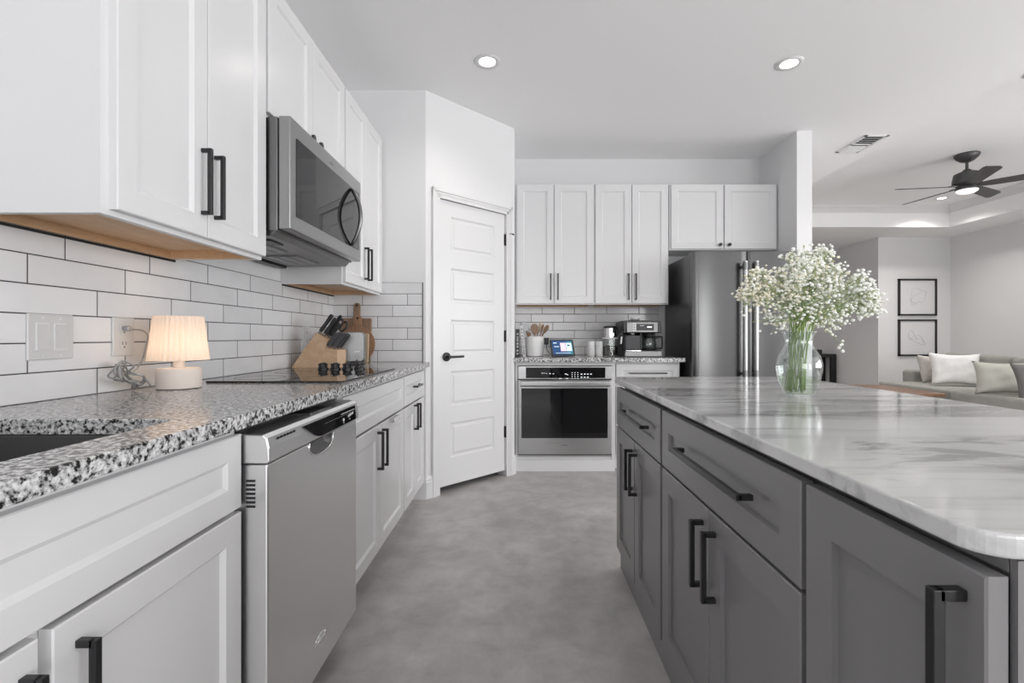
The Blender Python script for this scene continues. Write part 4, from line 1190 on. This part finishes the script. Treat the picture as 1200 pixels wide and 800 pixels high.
# canister with steel top
cn = thing('coffee_canister', 'glass canister of coffee with a steel and black top beside the coffee maker', 'canister', (0.782, 4.13, ZB))
cc = (0.782, 4.13, ZB)
MB().lathe([(0.060, 0), (0.066, 0.004), (0.066, 0.148), (0.064, 0.148), (0.063, 0.006)], cc, 36).build('glass_body', M['glass'], cn, auto=40)
MB().lathe([(0.0615, 0.008), (0.0615, 0.085), (0.03, 0.092)], cc, 28).build('coffee', M['coffee'], cn, auto=40)
MB().lathe([(0.064, 0.1485), (0.069, 0.150), (0.069, 0.158), (0.058, 0.162)], cc, 32).build('collar', M['ceramic'], cn, auto=40)
MB().lathe([(0.053, 0.162), (0.053, 0.242)], cc, 32).build('steel_top', M['chrome'], cn, auto=40)
MB().lathe([(0.055, 0.242), (0.057, 0.246), (0.055, 0.258), (0.02, 0.262)], cc, 32).build('lid', M['black_plastic'], cn, auto=40)
h = MB(); h.tube(spline([(0.838, 4.13, ZB + 0.245), (0.848, 4.13, ZB + 0.235), (0.846, 4.13, ZB + 0.19), (0.836, 4.13, ZB + 0.172)], 5), 0.006, 8)
h.build('handle', M['black_plastic'], cn, smooth=True)

# combination coffee maker
cm = thing('coffee_maker', 'black and steel combination coffee maker with glass carafe', 'coffee maker', (1.03, 4.13, ZB))
cy0, cy1 = 3.965, 4.30
B(0.875, 1.183, cy0, cy1, ZB + 0.002, ZB + 0.048).build('drip_base', M['toaster'], cm, bevel=0.005)
B(0.872, 1.192, cy0 + 0.05, cy1 + 0.01, ZB, ZB + 0.055).build('base_body', M['black_plastic'], cm, bevel=0.003)
B(0.885, 1.010, cy0 + 0.010, cy0 + 0.10, ZB + 0.048, ZB + 0.056).build('drip_tray', M['chrome'], cm, bevel=0.002)
bk_ = MB(); bk_.box(0.862, 1.178, 4.14, cy1, ZB + 0.05, 1.135); bk_.box(1.008, 1.022, 4.00, 4.15, ZB + 0.05, 1.12)
bk_.build('rear_body', M['black_plastic'], cm, bevel=0.004)
tp = MB(); tp.prism([(0.868, 1.116), (0.862, 1.212), (0.885, 1.222), (1.165, 1.222), (1.176, 1.212), (1.186, 1.118)], lambda p, q, t: (p, t, q), 3.985, cy1)
tp.build('top_body', M['black_plastic'], cm, bevel=0.004)
B(0.890, 1.150, 3.972, 3.988, 1.122, 1.206).build('front_panel', M['toaster'], cm, bevel=0.004)
B(0.972, 1.115, 3.969, 3.9735, 1.138, 1.192).build('display_window', M['dark_gray_plastic'], cm, bevel=0.002)
db = MB(); db.box(1.058, 1.098, 3.9678, 3.9695, 1.160, 1.172)
for i in range(3): db.box(1.0 + i * 0.012, 1.008 + i * 0.012, 3.9678, 3.9695, 1.176, 1.179)
db.build('display_digits', M['display_white'], cm)
kb = MB()
for z in (1.138, 1.156, 1.174, 1.192):
    kb.tube([(0.945, 3.973, z), (0.945, 3.9685, z)], 0.006, 12); kb.tube([(0.960, 3.973, z), (0.960, 3.9685, z)], 0.006, 12)
kb.build('buttons', M['plastic_white'], cm)
MB().tube([(0.948, 4.03, 1.120), (0.948, 4.03, 1.100)], [0.034, 0.026], 24).build('brew_head', M['chrome'], cm, auto=40)
B(0.884, 1.008, 3.99, 4.13, ZB + 0.058, 1.096).build('water_tank', M['dark_gray_plastic'], cm, bevel=0.008)
MB().tube([(1.098, 4.05, 1.118), (1.098, 4.05, 1.100)], [0.045, 0.036], 24).build('filter_basket', M['black_plastic'], cm, auto=40)
cf = (1.098, 4.05, ZB + 0.056)
crf = MB(); crf.lathe([(0.040, 0.0), (0.053, 0.006), (0.058, 0.05), (0.050, 0.085), (0.040, 0.105), (0.038, 0.104), (0.048, 0.085), (0.056, 0.05), (0.051, 0.008)], cf, 32)
cfo = crf.build('carafe', M['glass'], cm, smooth=True)
lidc = MB(); lidc.lathe([(0.041, 0.104), (0.043, 0.108), (0.040, 0.118), (0.015, 0.122)], cf, 28); lidc.lathe([(0.0535, 0.0), (0.055, 0.010), (0.0535, 0.012)], cf, 28)
lidc.build('carafe_lid', M['black_plastic'], cfo, auto=40)
ch = MB(); ch.tube(spline([(1.140, 4.045, ZB + 0.165), (1.195, 4.035, ZB + 0.168), (1.203, 4.035, ZB + 0.155), (1.203, 4.035, ZB + 0.085), (1.195, 4.035, ZB + 0.070), (1.152, 4.045, ZB + 0.068)], 5), 0.0075, 8)
ch.build('carafe_handle', M['black_plastic'], cfo, smooth=True)
wn = MB(); wn.tube([(0.872, 4.02, 1.20), (0.858, 4.0, 1.13), (0.848, 3.985, 1.06)], 0.007, 10)
wd = wn.build('steam_wand', M['black_plastic'], cm, smooth=True)
MB().tube([(0.852, 3.990, 1.085), (0.842, 3.975, 1.025)], 0.0085, 12).build('wand_tip', M['chrome'], wd, auto=40)
cup = MB(); cup.lathe([(0.030, 0), (0.040, 0.010), (0.042, 0.018), (0.039, 0.018), (0.028, 0.004)], (0.985, 4.08, 1.2235), 28)
tag(cup.build('saucer_cup', M['ceramic'], auto=50), 'small white dish resting on top of the coffee maker', 'dish')

# ------------------------------------------------------------------ vase and flowers
VX, VY, VZ = 0.891, 1.525, 0.8955
vs = thing('glass_vase', 'clear round-bellied glass vase of water on the marble island', 'vase', (VX, VY, VZ))
outer_p = [(0.000, 0.0), (0.040, 0.0), (0.046, 0.004), (0.054, 0.022), (0.066, 0.055), (0.0725, 0.085), (0.0725, 0.105), (0.066, 0.128), (0.053, 0.148), (0.045, 0.162), (0.0425, 0.175), (0.046, 0.190), (0.055, 0.204), (0.0575, 0.2065)]
inner_p = [(0.0555, 0.206), (0.0435, 0.190), (0.0400, 0.175), (0.0425, 0.162), (0.0505, 0.148), (0.0635, 0.128), (0.070, 0.105), (0.070, 0.085), (0.0635, 0.056), (0.0515, 0.024), (0.042, 0.009), (0.0, 0.007)]
VS_ = 0.91
outer_p = [(r * VS_, z) for r, z in outer_p]; inner_p = [(r * VS_, z) for r, z in inner_p]
def lathe_closed(prof, c, seg, name, m, parent):
    mb = MB(); bm = mb.bm; rings = []
    for r, z in prof:
        if r == 0: rings.append([bm.verts.new((c[0], c[1], c[2] + z))])
        else: rings.append([bm.verts.new((c[0] + r * math.cos(2 * PI * k / seg), c[1] + r * math.sin(2 * PI * k / seg), c[2] + z)) for k in range(seg)])
    for a, b in zip(rings, rings[1:]):
        for k in range(seg):
            j = (k + 1) % seg
            q = [a[0] if len(a) == 1 else a[k], a[0] if len(a) == 1 else a[j], b[0] if len(b) == 1 else b[j], b[0] if len(b) == 1 else b[k]]
            q2 = []
            for v in q:
                if v not in q2: q2.append(v)
            bm.faces.new(q2)
    bmesh.ops.recalc_face_normals(bm, faces=bm.faces)
    return mb.build(name, m, parent, smooth=True)
lathe_closed(outer_p + inner_p, (VX, VY, VZ), 64, 'vase_body', M['glass'], vs)
wz = 0.062
wp = [(0.0, 0.0065), (0.0425, 0.0085), (0.0521, 0.024), (0.0641, 0.056), (0.0655, wz), (0.0, wz)]
wp = [(r * VS_ * 0.998, z) for r, z in wp]
lathe_closed(wp, (VX, VY, VZ), 64, 'water', M['water'], vs)

MP = 1.51 / FPX
def bp_(px, py, dy=0.0): return Vector(((px - CX) * MP, VY + dy, H - (py - CY) * MP))
R = random.Random(21)
clusters = [  # px, py, rx, ry, depth, n nodes, cream share
    (950, 320, 40, 22, 0.085, 24, 0.10), (908, 338, 34, 26, 0.080, 24, 0.60), (945, 345, 36, 26, 0.10, 24, 0.12),
    (985, 338, 34, 22, 0.085, 22, 0.05), (1004, 352, 26, 18, 0.07, 14, 0.05), (1026, 366, 10, 20, 0.03, 7, 0.05), (955, 302, 24, 9, 0.05, 9, 0.1), (890, 350, 17, 14, 0.05, 9, 0.7), (930, 374, 42, 9, 0.08, 10, 0.2), (980, 374, 34, 9, 0.07, 9, 0.1)]
bq = thing('flower_bouquet', "loose bouquet of tiny white baby's breath flowers in the glass vase", 'flowers', (VX, VY, VZ + 0.012))
nodes = []
for (cx_, cy_, rx, ry, dp, n, cr_) in clusters:
    for _ in range(n):
        while True:
            a, b, c = R.uniform(-1, 1), R.uniform(-1, 1), R.uniform(-1, 1)
            if a * a + b * b + c * c < 1: break
        nodes.append((bp_(cx_ + a * rx, cy_ + b * ry, c * dp), cr_))
nodes.append((bp_(985, 404, -0.02), 0.0))
neck = Vector((VX, VY, VZ + 0.178))
stems = []
NST = 40
for i in range(NST):
    a = 2 * PI * i / NST + R.uniform(-0.2, 0.2); r = 0.038 * math.sqrt(R.uniform(0.03, 1))
    foot = Vector((VX - 0.010 + 0.9 * r * math.cos(a), VY + 0.8 * r * math.sin(a), VZ + R.uniform(0.012, 0.022)))
    rn = 0.031 * math.sqrt(R.uniform(0.02, 1))
    nk = neck + Vector((rn * math.cos(a + 1.0), rn * math.sin(a + 1.0), 0))
    stems.append((foot, nk))
def blob(bm_, c, r, rr):
    """a ruffled little double flower"""
    res = bmesh.ops.create_icosphere(bm_, subdivisions=1, radius=r)
    q = rr.uniform(0.7, 0.95)
    for v in res['verts']:
        k = rr.uniform(0.72, 1.25)
        v.co = Vector((v.co.x * k, v.co.y * k, v.co.z * k * q)) + c
tw = MB(); used = {}
blossoms = []
for ni, (nd, cream) in enumerate(nodes):
    # choose the stem whose direction fits best
    si = ni % NST
    used.setdefault(si, []).append(nd)
    nb = R.randint(16, 24)
    spread = 0.034
    if ni == len(nodes) - 1: nb, spread = 7, 0.02
    for _ in range(nb):
        d = Vector((R.gauss(0, 1), R.gauss(0, 1), R.gauss(0.25, 1))).normalized() * spread * R.uniform(0.35, 1.15)
        p = nd + d
        r = R.choice((0.0034, 0.0042, 0.0048, 0.0055, 0.0062))
        mid = nd + d * 0.5 + Vector((0, 0, R.uniform(-0.004, 0.004)))
        tw.tube([nd, mid, p], 0.0004, 4, cap=False)
        if R.random() < 0.12: kind = 'bud'; r *= 0.6
        else: kind = 'cream' if R.random() < cream else 'white'
        blossoms.append((p, r, kind))
for si, (foot, nk) in enumerate(stems):
    tgt = used.get(si, [])
    if not tgt: continue
    cen = sum(tgt, Vector()) / len(tgt)
    fork = nk.lerp(cen, 0.42) + Vector((0, 0, 0.012))
    m = MB()
    sp = spline([foot, foot.lerp(nk, 0.5), nk, fork], 5)
    m.tube(sp, 0.0013, 6)
    for t in tgt:
        m.tube(spline([fork, fork.lerp(t, 0.5) + Vector((R.uniform(-.008, .008), R.uniform(-.008, .008), 0.004)), t], 4), 0.0006, 5, cap=False)
        # fine side shoots
        for _ in range(2):
            q = fork.lerp(t, R.uniform(0.3, 0.9)); e = q + Vector((R.uniform(-.03, .03), R.uniform(-.02, .02), R.uniform(0.0, .03)))
            tw.tube([q, e], 0.0005, 4, cap=False)
            if R.random() < 0.6: blossoms.append((e, 0.0028, 'bud' if R.random() < .3 else 'white'))
    m.build('stem', M['stem'], bq, smooth=True)
t_o = tw.build('twigs', M['twig'], bq); t_o['kind'] = 'stuff'
blossoms.sort(key=lambda b: -(b[1] / (b[0].y)))
kinds = {'white': M['blossom'], 'cream': M['blossom_cream'], 'bud': M['bud']}
for (p, r, k) in blossoms[:100]:
    m = MB(); blob(m.bm, p, r, R); m.build('blossom', kinds[k], bq)
for k in ('white', 'cream', 'bud'):
    m = MB()
    for (p, r, kk) in blossoms[100:]:
        if kk == k: blob(m.bm, p, r, R)
    o = m.build({'white': 'white_blossoms', 'cream': 'cream_blossoms', 'bud': 'green_buds'}[k], kinds[k], bq); o['kind'] = 'stuff'

# ------------------------------------------------------------------ ceiling fittings
def downlight(x, y, z, label, r=0.062, power=DOWNLIGHT_W):
    root = thing('downlight', label, 'ceiling light', (x, y, z - 0.006), 'recessed ceiling lights')
    t = MB(); t.lathe([(r * 0.80, -0.004), (r * 0.9, -0.007), (r * 1.28, -0.003), (r * 1.28, 0.0), (r * 0.80, 0.0)], (x, y, z), 40, close_ends=False)
    t.build('trim_ring', M['trim'], root, smooth=True)
    MB().lathe([(r * 0.80, -0.003), (r * 0.80, -0.0005)], (x, y, z), 32).build('lens', M['led'], root)
    d = bpy.data.lights.new('downlight_beam', 'SPOT'); d.energy = power; d.spot_size = math.radians(140); d.spot_blend = 1.0; d.shadow_soft_size = 0.05; d.color = (1.0, 0.95, 0.88)
    o = bpy.data.objects.new('downlight_beam', d); o.location = (x, y, z - 0.02); COL.objects.link(o)
downlight(-0.194, 2.865, ZC, 'recessed ceiling light in front of the pantry corner', power=17)
downlight(1.627, 2.885, ZC, 'recessed ceiling light above the island, nearest the refrigerator')
downlight(3.24, 2.985, ZC, 'recessed ceiling light at the tray edge, cut by the right frame edge', 0.055)
downlight(5.98, 6.77, ZT, 'recessed ceiling light in the tray below the fan blades', power=105)
downlight(0.30, -0.9, ZC, 'added recessed ceiling light over the kitchen aisle, unseen behind the view', power=22)  # added out of view to brighten the kitchen
downlight(1.9, -1.3, ZC, 'added recessed ceiling light over the near island end, unseen behind the view', power=36)  # another unseen light, added for kitchen brightness
downlight(3.72, 6.77, ZT, 'added recessed ceiling light in the tray corner, unseen behind the wall end', power=105)  # added out of sight to lift the living room light
downlight(5.98, 3.60, ZT, 'added recessed ceiling light in the tray corner, unseen beyond the right frame edge', power=105)  # added outside the frame for living room brightness
downlight(4.4, 9.6, ZC, 'added recessed ceiling light in the hall, unseen behind the refrigerator wall')  # added behind the wall to brighten the hall
vt = thing('ceiling_vent', 'white rectangular air vent in the ceiling right of the refrigerator', 'vent', (2.925, 4.09, ZC - 0.006))
vx0, vx1, vy0, vy1 = 2.825, 3.025, 3.905, 4.275
v = MB()
for a in ((vx0, vx1, vy0, vy0 + 0.025), (vx0, vx1, vy1 - 0.025, vy1), (vx0, vx0 + 0.025, vy0, vy1), (vx1 - 0.025, vx1, vy0, vy1), (vx0, vx1, 4.08, 4.10)):
    v.box(*a, ZC - 0.008, ZC)
v.build('frame', M['trim'], vt, bevel=0.002)
B(vx0 + 0.02, vx1 - 0.02, vy0 + 0.02, vy1 - 0.02, ZC - 0.0015, ZC - 0.0005).build('duct', M['groove'], vt)
for k in range(9):
    y = vy0 + 0.035 + k * 0.0375
    if abs(y - 4.09) < 0.02: continue
    sgn = -1 if y < 4.09 else 1
    m = MB(); m.prism([(y, ZC - 0.002), (y + sgn * 0.024, ZC - 0.011), (y + sgn * 0.026, ZC - 0.0095), (y + 0.003, ZC - 0.001)], lambda p, q, t: (t, p, q), vx0 + 0.024, vx1 - 0.024)
    m.build('louver', M['trim'], vt)
# ceiling fan
FX, FY = 4.82, 5.15
fn = thing('ceiling_fan', 'dark five-bladed ceiling fan hanging from the tray', 'ceiling fan', (FX, FY, ZT))
fc = (FX, FY, 0)
MB().lathe([(0.108, ZT - 0.001), (0.110, ZT - 0.012), (0.095, ZT - 0.040), (0.060, ZT - 0.072), (0.030, ZT - 0.085)], fc, 36).build('canopy', M['fan'], fn, auto=50)
MB().lathe([(0.0135, ZT - 0.084), (0.0135, 2.885)], fc, 16).build('downrod', M['fan'], fn, auto=40)
MB().lathe([(0.024, 2.888), (0.036, 2.880), (0.040, 2.862), (0.078, 2.856), (0.112, 2.838), (0.124, 2.770), (0.124, 2.735), (0.100, 2.716), (0.080, 2.712)], fc, 40).build('motor', M['fan'], fn, auto=40)
MB().lathe([(0.085, 2.711), (0.096, 2.700), (0.100, 2.672), (0.098, 2.664)], fc, 36).build('light_housing', M['fan'], fn, auto=40)
MB().lathe([(0.094, 2.664), (0.092, 2.652), (0.070, 2.636), (0.03, 2.626), (0.004, 2.624)], fc, 36).build('light_lens', M['frosted'], fn, smooth=True)
for k in range(5):
    ang = math.radians(27 + 72 * k)
    T = Matrix.Translation((FX, FY, 2.705)) @ Matrix.Rotation(ang, 4, 'Z') @ Matrix.Rotation(math.radians(-14), 4, 'X')
    m = MB()
    pts = [(0.10, -0.045), (0.20, -0.060), (0.62, -0.070), (0.67, -0.058), (0.70, 0.045), (0.66, 0.070), (0.20, 0.055), (0.10, 0.035)]
    m.prism(pts, lambda p, q, t: tuple(T @ Vector((p, q, t))), -0.0035, 0.0035)
    b_ = m.build('blade', M['fan_blade'], fn, bevel=0.002)
    a_ = MB(); a_.prism([(0.07, -0.025), (0.16, -0.030), (0.16, 0.030), (0.07, 0.025)], lambda p, q, t: tuple(T @ Vector((p, q, t))), 0.0036, 0.010)
    a_.build('blade_bracket', M['fan'], b_)

# ------------------------------------------------------------------ living room
def frame_pic(label, z0, z1, seed):
    x0, x1 = 6.270, 6.905
    root = thing('picture_frame', label, 'picture', ((x0 + x1) / 2, YF, z0), 'line drawings on the far wall')
    f = MB(); w_ = 0.028
    for a in ((x0, x1, z0, z0 + w_), (x0, x1, z1 - w_, z1), (x0, x0 + w_, z0, z1), (x1 - w_, x1, z0, z1)): f.box(a[0], a[1], YF - 0.03, YF - 0.001, a[2], a[3])
    f.build('frame', M['black_plastic'], root, bevel=0.001)
    B(x0 + w_, x1 - w_, YF - 0.014, YF - 0.001, z0 + w_, z1 - w_).build('mat_board', M['paper'], root)
    rr = random.Random(seed); cx_, cz_ = (x0 + x1) / 2, (z0 + z1) / 2
    l = MB()
    pts = [(cx_ + rr.uniform(-0.14, 0.16), YF - 0.0155, cz_ + rr.uniform(-0.16, 0.17)) for _ in range(9)]
    l.tube(spline(pts, 8), 0.003, 5)
    l.build('line_drawing', M['paper_line'], root, smooth=True)
frame_pic('upper of two black-framed line drawings on the far wall', 1.435, 2.045, 4)
frame_pic('lower of two black-framed line drawings on the far wall', 0.766, 1.373, 9)

# coffee table
ctb = thing('coffee_table', 'low brown wooden coffee table in front of the grey sofa', 'table', (4.35, 6.1, 0))
m = MB(); m.prism(rounded(1.32, 1.09, 0.12, 8, 4.36, 6.105), lambda p, q, t: (p, q, t), 0.385, 0.42)
m.build('tabletop', M['wood_table'], ctb, bevel=0.004)
for (x, y) in ((3.86, 5.70), (4.86, 5.70), (3.86, 6.50), (4.86, 6.50)):
    MB().tube([(x, y, 0), (x, y, 0.386)], [0.016, 0.026], 12).build('leg', M['wood_table'], ctb, auto=40)
MB().box(3.90, 4.82, 5.74, 6.46, 0.15, 0.165).build('shelf', M['wood_table'], ctb)

def soft_box(x0, x1, y0, y1, z0, z1, bev=0.05):
    mb = B(x0, x1, y0, y1, z0, z1)
    bmesh.ops.bevel(mb.bm, geom=list(mb.bm.edges), offset=bev, segments=4, profile=0.6, affect='EDGES')
    return mb
sf = thing('sofa', 'long grey fabric sofa along the right living room wall', 'sofa', (5.9, 6.0, 0))
soft_box(5.22, 6.40, 4.35, 7.05, 0.06, 0.30, 0.03).build('base', M['sofa'], sf, smooth=True)
soft_box(5.17, 6.20, 5.70, 6.90, 0.29, 0.445, 0.04).build('seat_cushion', M['sofa'], sf, smooth=True)
soft_box(5.10, 6.20, 4.38, 5.695, 0.27, 0.455, 0.045).build('seat_cushion', M['sofa'], sf, smooth=True)
soft_box(5.64, 6.40, 6.86, 7.06, 0.10, 0.605, 0.05).build('arm', M['sofa'], sf, smooth=True)
soft_box(5.50, 6.40, 4.18, 4.375, 0.10, 0.605, 0.05).build('arm', M['sofa'], sf, smooth=True)
soft_box(6.18, 6.42, 4.37, 6.87, 0.10, 0.66, 0.05).build('back', M['sofa'], sf, smooth=True)
for y0, y1, zt_ in ((6.40, 6.84, 0.85), (5.90, 6.38, 0.84), (5.15, 5.885, 0.82), (4.42, 5.135, 0.82)):
    c = soft_box(6.00, 6.20, y0, y1, 0.44, zt_, 0.07)
    T = Matrix.Translation((6.18, 0, 0.44)) @ Matrix.Rotation(0.10, 4, 'Y') @ Matrix.Translation((-6.18, 0, -0.44))
    for v_ in c.bm.verts: v_.co = T @ v_.co
    c.build('back_cushion', M['cushion'], sf, smooth=True)
def pillow(label, c, w_, h_, th, yaw_, lean_, roll, m, group='throw pillows on the grey sofa'):
    n = 18; mb = MB(); bm = mb.bm
    T = Matrix.Translation(c) @ Matrix.Rotation(yaw_, 4, 'Z') @ Matrix.Rotation(-lean_, 4, 'X') @ Matrix.Rotation(roll, 4, 'Y')
    rr = random.Random(int(c[0] * 100))
    for side in (-1, 1):
        g = []
        for i in range(n + 1):
            row = []
            for j in range(n + 1):
                u, v_ = -1 + 2 * i / n, -1 + 2 * j / n
                pinch_u = 1 - 0.10 * (1 - v_ * v_) * 0.9; pinch_v = 1 - 0.13 * (1 - u * u)
                x = u * w_ / 2 * (0.90 + 0.10 * (v_ * v_)) ; z = v_ * h_ / 2 * (0.86 + 0.14 * (u * u))
                t = th / 2 * ((1 - u ** 4) * (1 - v_ ** 4)) ** 0.5
                t *= 1 + 0.06 * math.sin(7 * u + 3 * v_ + c[0] * 5) + 0.05 * math.sin(9 * v_ - 4 * u)
                row.append(bm.verts.new(T @ Vector((x, side * t, z))))
            g.append(row)
        for i in range(n):
            for j in range(n): bm.faces.new((g[i][j], g[i + 1][j], g[i + 1][j + 1], g[i][j + 1]))
    bmesh.ops.remove_doubles(bm, verts=bm.verts, dist=0.0008)
    bmesh.ops.recalc_face_normals(bm, faces=bm.faces)
    o = mb.build('throw_pillow', m, smooth=True)
    tag(o, label, 'pillow', group)
pillow('beige pillow at the far left end of the sofa', (5.80, 6.72, 0.445 + 0.195), 0.40, 0.40, 0.13, 0.15, 0.22, 0.0, M['pillow_beige'])
pillow('large white pillow in the middle of the visible sofa', (5.70, 6.25, 0.445 + 0.215), 0.58, 0.44, 0.16, -0.25, 0.25, 0.03, M['pillow_white'])
pillow('sage grey pillow on the near seat cushion', (5.38, 5.28, 0.455 + 0.175), 0.60, 0.37, 0.17, -0.30, 0.15, 0.0, M['pillow_sage'])
pillow('dark slate ribbed pillow cut by the right edge of the photo', (5.34, 4.85, 0.455 + 0.185), 0.46, 0.40, 0.15, -0.7, 0.15, -0.15, M['pillow_slate'])

# hall console table with a box on it
hcns = thing('console_table', 'black console table standing in the hall behind the vase', 'table', (5.55, 9.15, 0))
m = MB(); m.box(5.10, 5.93, 8.95, 9.35, 0.70, 0.76); m.build('tabletop', M['black_plastic'], hcns, bevel=0.004)
for x in (5.10, 5.85):
    for y in (8.95, 9.27): B(x, x + 0.08, y, y + 0.08, 0, 0.70).build('leg', M['black_plastic'], hcns, bevel=0.003)
bx = B(5.52, 5.70, 9.0, 9.2, 0.7605, 0.845).build('storage_box', M['black_plastic'], bevel=0.006)
tag(bx, 'small black box on the hall console table behind the vase', 'box')
